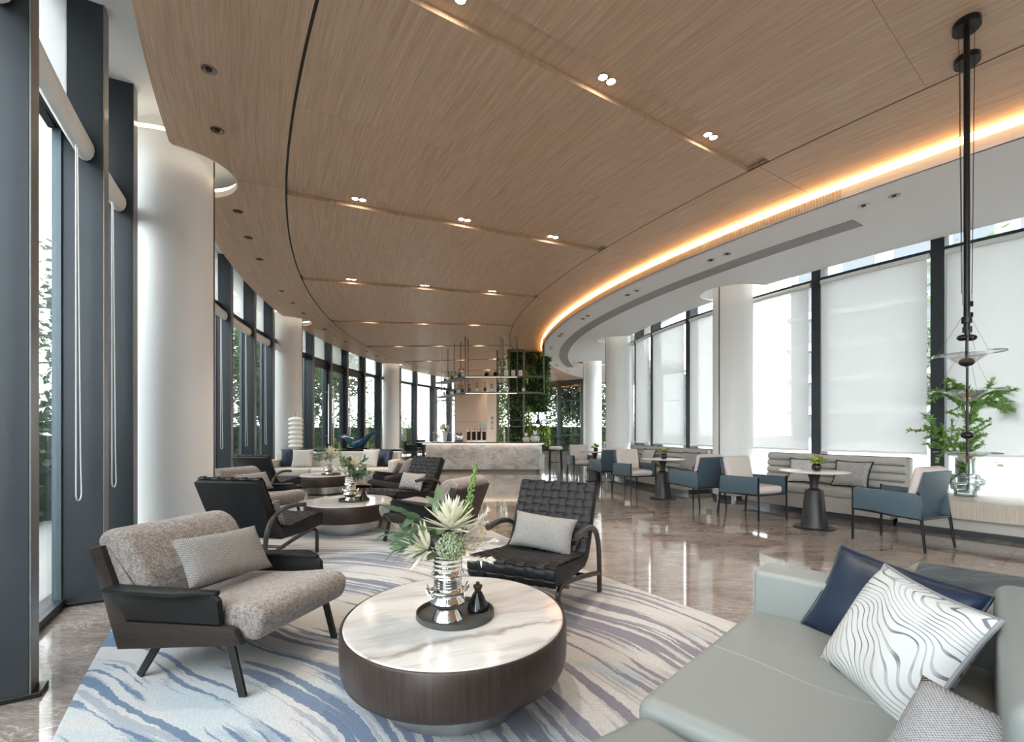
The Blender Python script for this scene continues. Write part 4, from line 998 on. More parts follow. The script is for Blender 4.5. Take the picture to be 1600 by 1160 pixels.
for k, ((p, d), lab) in enumerate(zip(poss, labs)):
    a = math.degrees(atan2(p[1] - OY, OX - p[0])); T = tan_dir(a)
    if d is None: d = (T.x, T.y) if k % 2 == 0 else (-T.x, -T.y)
    lab = 'slate blue leather chair ' + lab
    if first is None: first = make_blue_chair(p, face(*d), lab)
    else: copy_tree(first, (*p, 0), face(*d), lab)
def make_ped(loc, lab):
    t = thing('pedestal_table', lab, 'table', loc, 0, 'round pedestal tables by the inner windows')
    mk('top', B().lathe([(0, .722), (.37, .722), (.398, .731), (.40, .738), (.394, .742), (0, .742)], 64), M_TOP2, t)
    mk('pedestal', B().lathe([(0, .014), (.165, .014), (.16, .03), (.142, .12), (.105, .48), (.098, .495), (.06, .51), (.05, .525), (.048, .56), (.055, .64), (.075, .69), (.095, .722), (0, .722)], 48), M_PEDESTAL, t, sharp=40)
    mk('foot_plate', B().lathe([(0, 0), (.24, 0), (.24, .008), (.232, .014), (0, .014)], 48), M_BLKMETAL, t)
    return t
tl = ['by the fern vase', 'between the facing chairs beyond the column', 'closest to the bar']
def small_plant(p, lab, seed):
    R = random.Random(seed); t = thing('potted_posy', lab, 'plant', p, 0, 'small posies on the pedestal tables')
    mk('globe_vase', B().lathe([(0, 0), (.03, 0), (.052, .02), (.06, .05), (.052, .085), (.036, .10), (.034, .10), (.03, .09), (0, .088)], 24), MATS['black_glaze'], t, sharp=60)
    b = B(); b2 = B()
    for k in range(26):
        a = R.uniform(0, 6.28); e = R.uniform(.2, 1.3); d = Vector((cos(a) * cos(e), sin(a) * cos(e), sin(e)))
        v, f = leaf_geo(R.uniform(.07, .13), R.uniform(.016, .026), .3, .4, 5); b.add(v, f, dirM(Vector((0, 0, .09)) + d * .03, d, R.uniform(-1, 1)))
    for k in range(14):
        a = R.uniform(0, 6.28); b2.ball((cos(a) * .05 * R.random(), sin(a) * .05 * R.random(), .15 + .03 * R.random()), .012, 6)
    mk('leaves', b, M_LIME, t, sharp=80); mk('yellow_buds', b2, MATS.get('yellow') or pm('yellow', (.6, .48, .05), .6), t, sharp=80)
for k, (a, R) in enumerate(TAB):
    x, y = rp(R, a); make_ped((x, y, 0), 'round pedestal table with cream stone top ' + tl[k])
    small_plant((x + .02, y - .02, .742), 'dark globe vase of green leaves on the table ' + tl[k], 40 + k)

def banquette(a0, a1, lab, rend=True):
    t = thing('banquette', lab, 'banquette', (0, 0, 0), 0, 'channel tufted banquettes under the inner windows')
    n = max(8, int((a1 - a0) * 2))
    def rr(R0, R1, z0, z1, r=.02, k=3):
        p = []
        for cx_, cz_, s in ((R1 - r, z1 - r, 0), (R0 + r, z1 - r, 1), (R0 + r, z0 + r, 2), (R1 - r, z0 + r, 3)):
            for j in range(k + 1): w = (s + j / k) * pi / 2; p.append((cx_ + r * cos(w), cz_ + r * sin(w)))
        return p
    mk('plinth', B().sweep([(14.5, 0), (15.05, 0), (15.05, .09), (14.5, .09)], a0, a1, n), M_PLINTH, t)
    mk('base', B().sweep(rr(14.42, 15.16, .09, .31, .01, 2), a0, a1, n), M_BANQB, t)
    mk('seat', B().sweep(rr(14.6, 15.2, .31, .43, .04, 4), a0, a1, n), M_BANQ, t, sharp=50)
    mk('back_board', B().sweep(rr(14.345, 14.44, .31, .885, .012, 2), a0, a1, n), M_BANQ, t, sharp=50)
    for k in range(4):
        z0 = .43 + k * .113; mk('channel', B().sweep(rr(14.43, 14.575 - .012 * k, z0 + .002, z0 + .113, .045, 4), a0 + .12, a1 - .12, n), M_BANQ, t, sharp=50)
    mk('welt', B().sweep(rr(14.44, 14.455, .878, .893, .006, 2), a0, a1, n), M_STEELD, t)
    return t
banquette(-33.7, -25.6, 'channel tufted taupe banquette ending at the ash window ledge')
banquette(-20.4, -7.2, 'channel tufted taupe banquette behind the middle pedestal table')
banquette(-1.0, 8.0, 'channel tufted taupe banquette past the second window column')
def bcush(a, R, lab, mat, w=.50, h=.40, tilt=20, yaw=0, z=.625, pp=None):
    x, y = rp(R, a); d = rad_dir(a); d = Matrix.Rotation(radians(yaw), 3, 'Z') @ d
    pillow('tweed_cushion', lab, w, h, .14, mat, (x, y, z), d, tilt, 0, piping=pp or M_BLACK, prad=.012, group='black edged cushions on the banquettes', pinch=.10)
bcush(-28.6, 14.72, 'pale tweed cushion with black edging on the banquette', M_TWEEDL, .44, .40, yaw=10)
bcush(-31.3, 14.72, 'grey tweed cushion with black edging on the banquette', M_TWEED, .50, .40, yaw=-5)
bcush(-19.0, 14.74, 'grey tweed cushion with black edging behind the middle table', M_TWEED, .48, .40, yaw=0)
bcush(-13.0, 14.74, 'pale tweed cushion with black edging behind the blue chair', M_TWEEDL, .46, .42, yaw=8)
bcush(-.2, 14.74, 'plain taupe cushion on the banquette past the second window column', M_BANQ, .46, .40, yaw=0, pp=M_BANQ)
# plinth strip filling between the banquettes
cs = thing('window_ledge', 'ash window ledge running on from the banquette', 'ledge', (0, 0, 0), 0)
mk('ledge_top', B().sweep([(14.29, .215), (15.2, .215), (15.2, .42), (14.29, .42)], -52, -33.85, 30), M_CONSOLE, cs)
mk('recess_panel', B().sweep([(14.3, .06), (15.03, .06), (15.03, .215), (14.3, .215)], -52, -33.85, 30), M_BANQB, cs)
mk('kick_plate', B().sweep([(14.4, 0), (15.07, 0), (15.07, .06), (14.4, .06)], -52, -33.85, 30), M_PLINTH, cs)
# glass vase with fern branches
vx, vy = px(1508, 775, .42)
gv = thing('glass_vase', 'stepped smoked glass vase standing on the window ledge', 'vase', (vx, vy, .42), 0)
mk('body', B().lathe([(0, 0), (.115, 0), (.115, .075), (.145, .08), (.148, .13), (.16, .14), (.195, .155), (.20, .18), (.195, .215), (.16, .23), (.148, .235), (.146, .275), (.10, .285), (.098, .50), (.093, .50), (.095, .29), (.14, .27), (.15, .22), (.18, .18), (.15, .15), (.138, .09), (.108, .07), (.106, .012), (0, .012)], 40), M_SMOKE, gv, sharp=35)
def fern(p, lab):
    R = random.Random(5); t = thing('fern_branch', lab, 'plant', p, 0)
    st = B(); lf = B()
    def branch(pts, rad, spread, L):
        P = spline(pts, 6); st.tube(P, [rad * (1 - .6 * i / len(P)) for i in range(len(P))], 6)
        for i in range(len(P) // 3, len(P)):
            for s in range(2):
                d0 = (P[i] - P[i - 1]).normalized(); r = Vector((R.gauss(0, 1), R.gauss(0, .7), R.gauss(0, .5))); d = (d0 * .8 + r * .75).normalized(); ln = L * R.uniform(.5, 1.1)
                Q = [P[i] + d * ln * k / 7 + Vector((0, 0, -.10 * ln * (k / 7) ** 2)) for k in range(8)]
                st.tube(Q, .0022, 4)
                for k in range(1, 8):
                    for m in range(7):
                        dd = (d + Vector((R.gauss(0, .7), R.gauss(0, .7), R.gauss(0, .5)))).normalized(); v, f = leaf_geo(R.uniform(.035, .062), .0085, .3, .2, 3); lf.add(v, f, dirM(Q[k], dd, R.uniform(0, 3)))
    branch([(.02, 0, .03), (.04, .0, .20), (-.06, 0, .45), (-.22, -.02, .70), (-.42, -.05, .82)], .012, 1, .30)
    branch([(.02, 0, .03), (.05, 0, .3), (.03, 0, .6), (.05, 0, 1.0), (.12, -.05, 1.28), (.35, -.1, 1.30)], .010, 1, .28)
    branch([(.05, 0, .9), (.10, 0, 1.15), (.30, -.05, 1.18), (.58, -.1, 1.10)], .006, 1, .22)
    branch([(.05, 0, .9), (-.02, 0, 1.15), (-.12, .0, 1.34), (-.26, 0, 1.36)], .006, 1, .22)
    wdir = -rad_dir(math.degrees(atan2(p[1] - OY, OX - p[0])))          # keep the sprays clear of the blind behind
    for q in (st, lf): q.v = [(x - wdir.x * e, y - wdir.y * e, z) for (x, y, z), e in ((w, max(0, (w[0] * wdir.x + w[1] * wdir.y) - .12) * .75) for w in q.v)]
    mk('branches', st, M_STEM, t, sharp=80); mk('leaflets', lf, M_FERN, t, sharp=80, kind='stuff')
fern((vx, vy, .435), 'airy green fern branches in the smoked glass vase')
hx, hy = px(1473, 781, .42)
ch = thing('glass_candle_holder', 'small clear glass candle holder on the window ledge', 'candle holder', (hx, hy + .12, .42), 0)
mk('base', B().box((0, 0, .02), (.12, .12, .04), .004, 1), M_GLASS2, ch); mk('cup', B().lathe([(0, .04), (.035, .04), (.04, .10), (.036, .10), (.031, .05), (0, .05)], 20), M_GLASS2, ch)

# ---- pendant lamps of glass dishes on black poles
def dish(z, r, t, tilt=0.0):
    pr = [(.018, -.075), (.04, -.062), (.09, -.022), (r * .6, -.004), (r * .85, .0), (r, .003), (r, .007), (r * .85, .005), (r * .6, .0), (.09, -.017), (.04, -.056), (.018, -.068)]
    Mx = Matrix.Translation((0, 0, z)) @ Matrix.Rotation(tilt, 4, 'Y')
    d = mk('glass_dish', B().lathe(pr, 48, M=Mx, ring=True), M_GLASS2, t, sharp=60)
    mk('rim', B().lathe([(r - .002, .001), (r + .003, .001), (r + .003, .009), (r - .002, .009)], 48, M=Mx, ring=True), M_SMOKE, d)
    return d
def pendant(p, lab, dishes, balls, zend):
    t = thing('pendant_lamp', lab, 'pendant lamp', (*p, ZC), 0, 'pendant lamps of glass dishes')
    mk('canopy', B().lathe([(0, 0), (.075, 0), (.075, -.04), (0, -.04)], 32, M=Matrix.Rotation(radians(-36), 4, 'Z') @ Matrix.Scale(1.25, 4, (0, 1, 0))), M_BLKMETAL, t)
    mk('pole', B().tube([(0, 0, -.03), (0, 0, 1.95 - ZC)], .017, 12), M_BLKMETAL, t)
    mk('rod', B().tube([(0, 0, 1.95 - ZC), (0, 0, zend - ZC)], .008, 8), M_BLKMETAL, t)
    for s in (-1, 1): mk('cord', B().tube([(s * .055, 0, -.03), (s * .035, 0, 2.2 - ZC)], .0018, 5), M_BLKMETAL, t)
    mk('clamp', B().lathe([(0, 2.0 - ZC), (.028, 2.0 - ZC), (.028, 2.04 - ZC), (0, 2.04 - ZC)], 16), M_BLKMETAL, t)
    mk('clamp', B().box((.02, 0, 2.13 - ZC), (.03, .02, .035)), M_BLKMETAL, t)
    for z, r, tl_ in dishes:
        dish(z - ZC, r, t, tl_)
        for k in range(3):
            a = 2 * pi * k / 3 + .5; mk('stay_wire', B().tube([(cos(a) * .02, sin(a) * .02, min(z + .33, 2.05) - ZC), (cos(a) * r * .8, sin(a) * r * .8, z - ZC)], .0012, 4), M_STEELD, t)
    for z, x, r in balls: mk('black_bead', B().ball((x, 0, z - ZC), r, 16, (1.15, 1.15, .8)), MATS['black_glaze'], t, sharp=80)
pendant((3.09, 3.24), 'pendant lamp with one tilted glass dish on a black pole', [(1.785, .195, -.05)], [(1.90, -.03, .027), (1.735, 0, .038)], 1.70)
pendant((3.385, 3.545), 'pendant lamp with two glass dishes on a black pole', [(1.56, .225, -.02), (1.10, .19, 0)], [(1.96, .03, .03), (1.235, 0, .035)], 1.03)

# ================================================================== BAR
YB = 14.55
bar = thing('bar_counter', 'long bar clad in veined grey stone with rounded end', 'bar', (-.86, YB + .4, 0), 0)
def rrect(x0, x1, y0, y1, r, k=6, corners=(1, 1, 1, 1)):
    p = []
    for cx_, cy_, s, on in ((x1 - r, y1 - r, 0, corners[0]), (x0 + r, y1 - r, 1, corners[1]), (x0 + r, y0 + r, 2, corners[2]), (x1 - r, y0 + r, 3, corners[3])):
        if on:
            for j in range(k + 1): w = (s + j / k) * pi / 2; p.append((cx_ + r * cos(w), cy_ + r * sin(w)))
        else: p.append((x1 if s in (0, 3) else x0, y1 if s in (0, 1) else y0))
    return p
mk('stone_front', B().prism(rrect(-1.80, 1.78, -.40, .35, .16, 8), .085, .84, axes=(0, 1, 2)), M_BARSTONE, bar, sharp=40)
mk('kick_plate', B().prism(rrect(-1.75, 1.73, -.37, .32, .15, 8), 0, .085, axes=(0, 1, 2)), M_STEELD, bar, sharp=40)
mk('counter_top', B().prism(rrect(-1.92, 1.86, -.47, .42, .16, 8), .862, .905, axes=(0, 1, 2), bev=.004), M_COUNTER, bar, sharp=40)
mk('counter_core', B().prism(rrect(-1.7, 1.7, -.3, .25, .1, 4), .84, .862, axes=(0, 1, 2)), M_COUNTER, bar, sharp=40)
mk('glow_strip', B().prism(rrect(-1.86, 1.82, -.455, -.44, .005, 1), .857, .862, axes=(0, 1, 2)), pm('bar_led', (1, 1, 1), .5, emis=(1, .82, .6), es=3.5), bar, label='warm light strip under the counter edge')
ZB = .905
def on_bar(x_px, dy=0.0): Y = YB + .4 + dy; return (x_px - 800) / FPX * Y, Y, ZB
dc = thing('display_case', 'small glass display case on the bar', 'display case', on_bar(693), 0)
mk('glass_box', B().box((0, 0, .16), (.62, .3, .29)), M_GLASS2, dc); mk('base', B().box((0, 0, .008), (.64, .32, .016)), M_STEEL, dc); mk('lid', B().box((0, 0, .31), (.64, .32, .012)), M_WHITEP, dc)
for k in range(2):
    pb = thing('goblet', 'clear glass goblet inside the display case', 'glass', (on_bar(693)[0] + (-.16, .1)[k], on_bar(693)[1], ZB + .016), 0, 'goblets in the display case')
    mk('bowl', B().lathe([(0, .1), (.03, .11), (.042, .15), (.04, .2), (.036, .2), (.036, .15), (.02, .115), (0, .11)], 16), M_BOTTLE, pb); mk('stem', B().lathe([(0, 0), (.035, 0), (.032, .006), (.006, .012), (.006, .1), (0, .1)], 12), M_BOTTLE, pb)
fv = thing('flower_vase', 'white tapered vase of cream flowers beside the display case', 'vase', (on_bar(697)[0], YB + .14, ZB), 0)
mk('body', B().lathe([(0, 0), (.04, 0), (.05, .06), (.075, .24), (.085, .33), (.08, .33), (.06, .2), (0, .18)], 20), M_WHITEP, fv, sharp=60)
b = B(); R = random.Random(9)
for k in range(90):
    u = Vector((R.gauss(0, 1), R.gauss(0, 1), R.gauss(0, .8))).normalized(); b.ball(Vector((0, 0, .44)) + Vector((u.x * .13, u.y * .12, u.z * .12)), R.uniform(.018, .035), 6)
mk('blooms', b, M_PROTEA, fv, sharp=80)
b = B()
for k in range(30):
    a = R.uniform(0, 6.28); d = Vector((cos(a), sin(a), R.uniform(-.1, .7))); v, f = leaf_geo(.16, .03); b.add(v, f, dirM((0, 0, .36), d, 0))
mk('leaves', b, M_EUC, fv, sharp=80)
for k, x in enumerate((732, 740, 748, 756)):
    d = thing('bean_dispenser', 'coffee bean dispenser with dark glass cylinder and copper lid on the bar', 'dispenser', on_bar(x + .5, .1), 0, 'coffee bean dispensers on the bar')
    mk('stand', B().box((0, .06, .15), (.10, .04, .30), .003, 1), M_STEEL, d); mk('foot', B().box((0, 0, .01), (.13, .18, .02), .003, 1), M_STEEL, d)
    mk('cylinder', B().lathe([(0, .06), (.04, .06), (.056, .09), (.056, .33), (0, .33)], 20, (0, -.03, 0)), M_COFFEE, d)
    mk('collar', B().lathe([(0, .33), (.062, .33), (.062, .37), (0, .37)], 20, (0, -.03, 0)), M_STEEL, d); mk('lid', B().lathe([(0, .37), (.05, .37), (.045, .45), (.015, .47), (0, .475)], 20, (0, -.03, 0)), M_COPPER, d)
wb = thing('counter_sign', 'blank white square card holder behind the dispensers', 'sign', (on_bar(754)[0], YB + .68, ZB), 0)
mk('card', B().box((0, 0, .47), (.23, .02, .32), .002, 1), M_WHITEP, wb); mk('stand', B().box((0, 0, .155), (.06, .04, .31)), M_STEEL, wb)
cm = thing('coffee_machine', 'chrome espresso machine with levers on the bar', 'coffee machine', on_bar(718, .08), 0)
mk('body', B().box((0, .05, .14), (.24, .3, .18), .02, 2), M_CHROME, cm); mk('drip_tray', B().box((0, -.05, .025), (.24, .3, .05), .006, 1), M_STEELD, cm); mk('top_rack', B().box((0, .05, .26), (.22, .26, .03), .004, 1), M_STEELD, cm)
for s in (-1, 1):
    mk('group_head', B().lathe([(0, .0), (.03, .0), (.03, .07), (0, .07)], 14, (s * .06, -.13, .10)), M_CHROME, cm); mk('lever', B().tube([(s * .06, -.15, .19), (s * .06, -.17, .33)], .008, 6), M_BLKMETAL, cm)
for k, (x, sc) in enumerate(((822, .8), (836, 1.0))):
    g_ = thing('white_figurine', ['small white seated figurine on the bar end', 'taller white rounded figurine on the bar end'][k], 'figurine', on_bar(x, -.15), 0)
    b = B(); b.ball((0, 0, .10 * sc), .09 * sc, 12, (1, .8, 1.1)); b.ball((0, 0, .28 * sc), .06 * sc, 12); mk('body', b, M_WHITEP, g_, sharp=80)
    for s in (-1, 1): mk('arm', B().tube([(s * .07 * sc, 0, .20 * sc), (s * .13 * sc, -.02, .13 * sc), (s * .08 * sc, -.05, .03 * sc)], .025 * sc, 8), M_WHITEP, g_); 
    mk('ears', B().ball((-.045 * sc, 0, .35 * sc), .022 * sc, 8).ball((.045 * sc, 0, .35 * sc), .022 * sc, 8), M_WHITEP, g_, sharp=80)
tp = thing('beer_tap', 'slim white tap column on the bar', 'tap', on_bar(788, -.1), 0)
mk('column', B().tube([(0, 0, 0), (0, 0, .42)], .022, 12), M_WHITEP, tp); mk('spout', B().tube([(0, 0, .36), (0, -.10, .36), (0, -.12, .31)], .012, 8), M_CHROME, tp)
# hanging shelves
pm('shelf_led', (1, 1, 1), .5, emis=(1, .85, .55), es=.9)
hs = thing('hanging_shelf', 'steel shelving hung from the ceiling on rods above the bar', 'shelf', (0, 0, 0), 0)
ZU, ZL = 2.87, 2.39
def wpx(x, Y): return (x - 800) / FPX * Y
xa, xb, xc = wpx(727, 14.1), wpx(808, 14.1), wpx(850, 14.1)
for z in (ZU, ZL):
    mk('shelf_board', B().box(((xa + xc) / 2, 14.25, z), (xc - xa, .34, .035)), M_STEELD, hs)
    mk('glow_strip', B().box(((xa + xb) / 2, 14.09, z - .022), (xb - xa, .02, .008)), MATS['shelf_led'], hs)
    p0, p1 = Vector((wpx(727, 14.4), 14.4, z)), Vector((wpx(688, 16.2), 16.2, z)); d = p1 - p0
    Mx = Matrix.Translation((p0 + p1) / 2) @ Matrix.Rotation(atan2(d.y, d.x), 4, 'Z'); mk('wing_board', B().box((0, 0, 0), (d.length, .34, .035), M=Mx), M_STEELD, hs)
for x, y in ((xa, 14.09), (xa + .05, 14.41), (wpx(783, 14.1), 14.09), (wpx(786, 14.4), 14.41), (wpx(808, 14.1), 14.09), (xc, 14.09), (xc, 14.41), (wpx(690, 15.9), 15.9), (wpx(700, 16.3), 16.3), (wpx(710, 15.2), 15.2), (wpx(720, 15.0), 15.0)):
    mk('rod', B().tube([(x, y, ZL - .05), (x, y, ZC)], .014, 6), M_STEELD, hs)
for x in (wpx(808, 14.1), xc): mk('end_frame', B().box((x, 14.25, (ZU + ZL) / 2), (.025, .34, .5)), M_GLASS, hs)
def bottle(p, lab, k):
    t = thing('spirit_bottle', lab, 'bottle', p, 0, 'bottles on the hanging shelves')
    h = .22 + .03 * (k % 3)
    mk('glass', B().lathe([(0, 0), (.045, 0), (.047, .01), (.047, h * .6), (.018, h * .8), (.018, h), (0, h)], 16), M_BOTTLE, t, sharp=40); mk('label_band', B().lathe([(.048, h * .15), (.048, h * .5)], 16), M_WHITEP if k % 2 else M_NAVY, t); mk('cap', B().lathe([(0, h), (.02, h), (.02, h + .03), (0, h + .03)], 12), M_BLKMETAL, t)
for k, x in enumerate((733, 745, 758, 768, 778, 792, 805, 818)):
    bottle((wpx(x, 14.25), 14.25, ZL + .0175), 'clear bottle in the row on the lower hanging shelf', k)
for k in range(6):
    s = (k + .7) / 7; q = Vector((wpx(727, 14.4), 14.4, 0)).lerp(Vector((wpx(688, 16.2), 16.2, 0)), s)
    bottle((q.x, q.y, ZL + .0175), 'clear bottle on the lower shelf of the side wing', k); bottle((q.x + .02, q.y + .02, ZU + .0175), 'clear bottle on the upper shelf of the side wing', k + 1)
for k, x in enumerate((760, 774)):
    t = thing('black_teapot', 'small round black teapot on the upper hanging shelf', 'teapot', (wpx(x, 14.25), 14.25, ZU + .0175), 0, 'black teapots on the upper hanging shelf')
    mk('body', B().ball((0, 0, .065), .07, 14, (1, 1, .93)), MATS['black_glaze'], t); mk('knob', B().ball((0, 0, .14), .018, 8), MATS['black_glaze'], t); mk('spout', B().tube([(.05, 0, .06), (.10, 0, .11)], .012, 6), MATS['black_glaze'], t)
for k, x in enumerate((791, 802, 813)):
    t = thing('white_carton', 'white carton with a dark mark on the upper hanging shelf', 'box', (wpx(x, 14.25), 14.25, ZU + .0175), 0, 'white cartons on the upper hanging shelf')
    mk('box', B().box((0, 0, .09), (.12, .10, .18), .003, 1), M_WHITEP, t); mk('printed_mark', B().box((0, -.0515, .09), (.04, .002, .012)), M_BLACK, t)
# green wall
gw = thing('plant_screen', 'living plant screen in a steel frame behind the bar', 'plant', (0, 0, 0), 0)
R = random.Random(21)
def leafbox(name, x0, x1, y0, y1, z0, z1, n, mat, s0=.08, s1=.17, parent=None):
    b = B()
    for k in range(n):
        face_ = R.random()
        if face_ < .72: p = (R.uniform(x0, x1), y0 + R.uniform(-.06, .05), R.uniform(z0, z1)); nrm = Vector((0, -1, .1))
        elif face_ < .86: p = (x0 + R.uniform(-.05, .04), R.uniform(y0, y1), R.uniform(z0, z1)); nrm = Vector((-1, 0, .1))
        else: p = (x1 + R.uniform(-.04, .05), R.uniform(y0, y1), R.uniform(z0, z1)); nrm = Vector((1, 0, .1))
        d = (nrm * .6 + Vector((R.gauss(0, .6), R.gauss(0, .35), -.35 + R.gauss(0, .5)))).normalized()
        v, f = leaf_geo(R.uniform(s0, s1), R.uniform(.02, .045), .3, .35, 4); b.add(v, f, dirM(p, d, R.uniform(-1, 1)))
    return mk(name, b, mat, parent, sharp=80, kind='stuff')
mk('core_panel', B().box((.86, 17.0, 2.98), (.75, .5, 2.1)), M_BLACK, gw); mk('core_panel', B().box((.15, 16.5, 2.4), (.45, .4, 3.25)), M_BLACK, gw)
leafbox('foliage', .45, 1.25, 16.72, 17.2, 1.95, 4.0, 1500, M_PLANT, parent=gw); leafbox('foliage', -.08, .36, 16.28, 16.7, .85, 3.95, 1100, M_PLANT, .06, .13, parent=gw)
leafbox('foliage', -.45, -.30, 16.6, 16.9, .9, 4.0, 260, M_LIME, .06, .14, parent=gw); leafbox('foliage', .38, 1.25, 16.72, 17.2, .8, 1.45, 900, M_LIME, .07, .15, parent=gw); leafbox('foliage', .30, .62, 16.5, 16.9, 1.3, 2.1, 240, M_LIME, .07, .15, parent=gw)
b = B()
for k in range(14): d = Vector((R.uniform(-.2, 1), -.5, R.uniform(-.6, .9))); v, f = leaf_geo(.42, .035, .2, .7, 6); b.add(v, f, dirM((.48, 16.6, 3.35), d, 0))
mk('fern_fronds', b, M_LIME, gw, sharp=80)
for x in (-.50, -.12, .40): mk('frame_post', B().box((x, 16.22, 2.0), (.06, .06, 4.0)), M_STEELD, gw)
mk('frame_head', B().box((.14, 16.22, 3.98), (.56, .06, .08)), M_STEELD, gw); mk('niche_shelf', B().box((.86, 16.75, 1.5), (.85, .4, .03)), M_STEELD, gw)
for x in (.5, 1.22): mk('niche_post', B().box((x, 16.9, 1.72), (.03, .03, .45)), M_STEELD, gw)
for k, (x, z) in enumerate(((.12, 1.40), (.22, 1.62))): mk('wall_shelf', B().box((.14, 16.15, z), (.5, .12, .02)), M_STEELD, gw)
bb = thing('black_bottle_vase', 'black bottle vase in the niche of the plant wall', 'vase', (.92, 16.75, 1.515), 0)
mk('body', B().lathe([(0, 0), (.09, 0), (.10, .02), (.085, .07), (.035, .16), (.03, .26), (.045, .30), (0, .30)], 20), MATS['black_glaze'], bb, sharp=60); mk('flower', B().tube([(0, 0, .29), (.01, 0, .42)], .012, 6), M_BLKMETAL, bb)
# bar stool
def stool(p, lab):
    t = thing('bar_stool', lab, 'stool', p, 0, 'bar stools at the bar end')
    mk('seat', B().box((0, 0, .70), (.42, .42, .10), .03, 3), M_OATMEAL, t, sharp=50)
    for sx_ in (-1, 1):
        for sy_ in (-1, 1): mk('leg', B().tube([(sx_ * .17, sy_ * .17, .66), (sx_ * .20, sy_ * .20, 0)], .02, 8), M_BLKMETAL, t)
    mk('footrest', B().box((0, -.18, .25), (.36, .025, .025)), M_BLKMETAL, t); mk('backrest', B().tube([(-.2, .2, .66), (-.24, .26, .98), (0, .30, 1.0), (.24, .26, .98), (.2, .2, .66)], .022, 8), M_BLKMETAL, t)
stool((1.42, 15.55, 0), 'oatmeal topped bar stool at the rounded bar end')
# dark seating beyond the bar
def dark_chair(p, rz, lab):
    t = thing('tub_chair', lab, 'chair', (*p, 0), rz, 'dark tub chairs beyond the bar')
    mk('seat', B().box((0, .03, .42), (.5, .5, .12), .04, 3), M_FIN, t); mk('back', B().box((0, -.25, .62), (.52, .08, .42), .03, 3), M_LEATHER, t)
    for s in (-1, 1):
        mk('arm', B().box((s * .26, 0, .52), (.06, .5, .28), .02, 2), M_LEATHER, t)
        for y in (-.22, .22): mk('leg', B().tube([(s * .22, y, .36), (s * .23, y * 1.05, 0)], .014, 6), M_BLKMETAL, t)
dark_chair((-4.45, 20.9), face(1, .4), 'dark tub chair by the window beyond the glazed doors'); dark_chair((-4.35, 22.1), face(-.2, -1), 'dark tub chair beside the small dark cafe table')
dt = thing('cafe_table', 'small dark cafe table beyond the bar end', 'table', (-3.95, 21.2, 0), 0)
mk('top', B().lathe([(0, .72), (.36, .72), (.36, .745), (0, .745)], 32), M_DARKLEG, dt); mk('post', B().lathe([(.05, .02), (.05, .72)], 16), M_BLKMETAL, dt); mk('foot', B().lathe([(0, 0), (.24, 0), (.24, .02), (0, .02)], 24), M_BLKMETAL, dt)

# ================================================================== GARDEN OUTSIDE
mk('ground', B().box((5, 20, -.2), (220, 220, .1)), M_GROUND, kind='structure', label='pale gravel ground around the building')
mk('terrace', B().sweep([(23.9, -.14), (26.2, -.14), (26.2, -.03), (23.9, -.03)], -70, 60, 60), M_PAVE, kind='structure', label='paved terrace strip along the windows')
def tree(p, h, cr, lab, seed, nl=2600, mat=None, bare=False, stakes=False, crz=.62):
    R = random.Random(seed); t = thing('garden_tree', lab, 'tree', (*p, -.15), 0, 'garden trees outside the windows')
    b = B(); b.tube(spline([(0, 0, 0), (.05, .03, h * .25), (-.04, .05, h * .5), (.03, 0, h * .8)], 4), [.11 * (1 - .05 * i) for i in range(13)], 8)
    tips = []
    for k in range(16 if bare else 12):
        z = h * R.uniform(.3, .75); a = R.uniform(0, 6.28); L = cr * R.uniform(.6, 1.1); e = Vector((cos(a) * L, sin(a) * L, z + L * R.uniform(.3, .9)))
        P = spline([(0, 0, z), (e.x * .5, e.y * .5, z + (e.z - z) * .35), tuple(e)], 4); b.tube(P, [.035 * (1 - .085 * i) for i in range(len(P))], 5); tips += [P[-1], P[len(P) // 2]]
        for m in range(5 if bare else 2):
            q = P[R.randrange(2, len(P))]; d = Vector((R.gauss(0, 1), R.gauss(0, 1), R.gauss(.4, .6))).normalized() * cr * .45; b.tube([q, q + d * .5 + Vector((0, 0, .05)), q + d], [.014, .009, .005], 4); tips.append(q + d)
            if bare:
                for w_ in range(3): d2 = Vector((R.gauss(0, 1), R.gauss(0, 1), R.gauss(.2, .6))).normalized() * cr * .25; b.tube([q + d * .6, q + d * .6 + d2], [.007, .004], 4)
    mk('trunk', b, M_BARK, t, sharp=80)
    b = B()
    for k in range(nl):
        c = tips[R.randrange(len(tips))] + Vector((R.gauss(0, cr * .28), R.gauss(0, cr * .28), R.gauss(0, cr * .22))); v, f = leaf_geo(R.uniform(.12, .24), R.uniform(.03, .06), .3, .3, 3)
        b.add(v, f, dirM(c, (R.gauss(0, 1), R.gauss(0, 1), R.gauss(-.2, .6)), R.uniform(0, 3)))
    mk('foliage', b, mat or M_TREE, t, sharp=80, kind='stuff')
    if stakes:
        for k in range(3): a = 2.1 * k + .4; mk('stake', B().tube([(cos(a) * 1.0, sin(a) * 1.0, 0), (cos(a) * .08, sin(a) * .08, 2.6)], .045, 6), M_BARK, t)
    return t
tree(rp(26.2, -29.5), 6.5, 1.5, 'bare branched tree outside the leather sofa end windows', 1, 12, bare=True)
tree(rp(27.0, -25.5), 6.5, 1.6, 'sparse tree outside beside the sofa end column', 2, 20, bare=True)
tree(rp(27.5, -3.0), 6.0, 2.0, 'staked leafy tree outside the glazed doors', 3, 6500, stakes=True)
tree(rp(27.0, 6.0), 6.0, 2.2, 'leafy tree outside past the doors', 4, 7000)
tree(rp(29.0, 13.0), 6.5, 2.4, 'leafy tree beyond the third column', 5, 7500)
tree(rp(29.5, 21.0), 6.2, 2.3, 'staked leafy tree outside the windows beside the bar', 6, 6500, stakes=True)
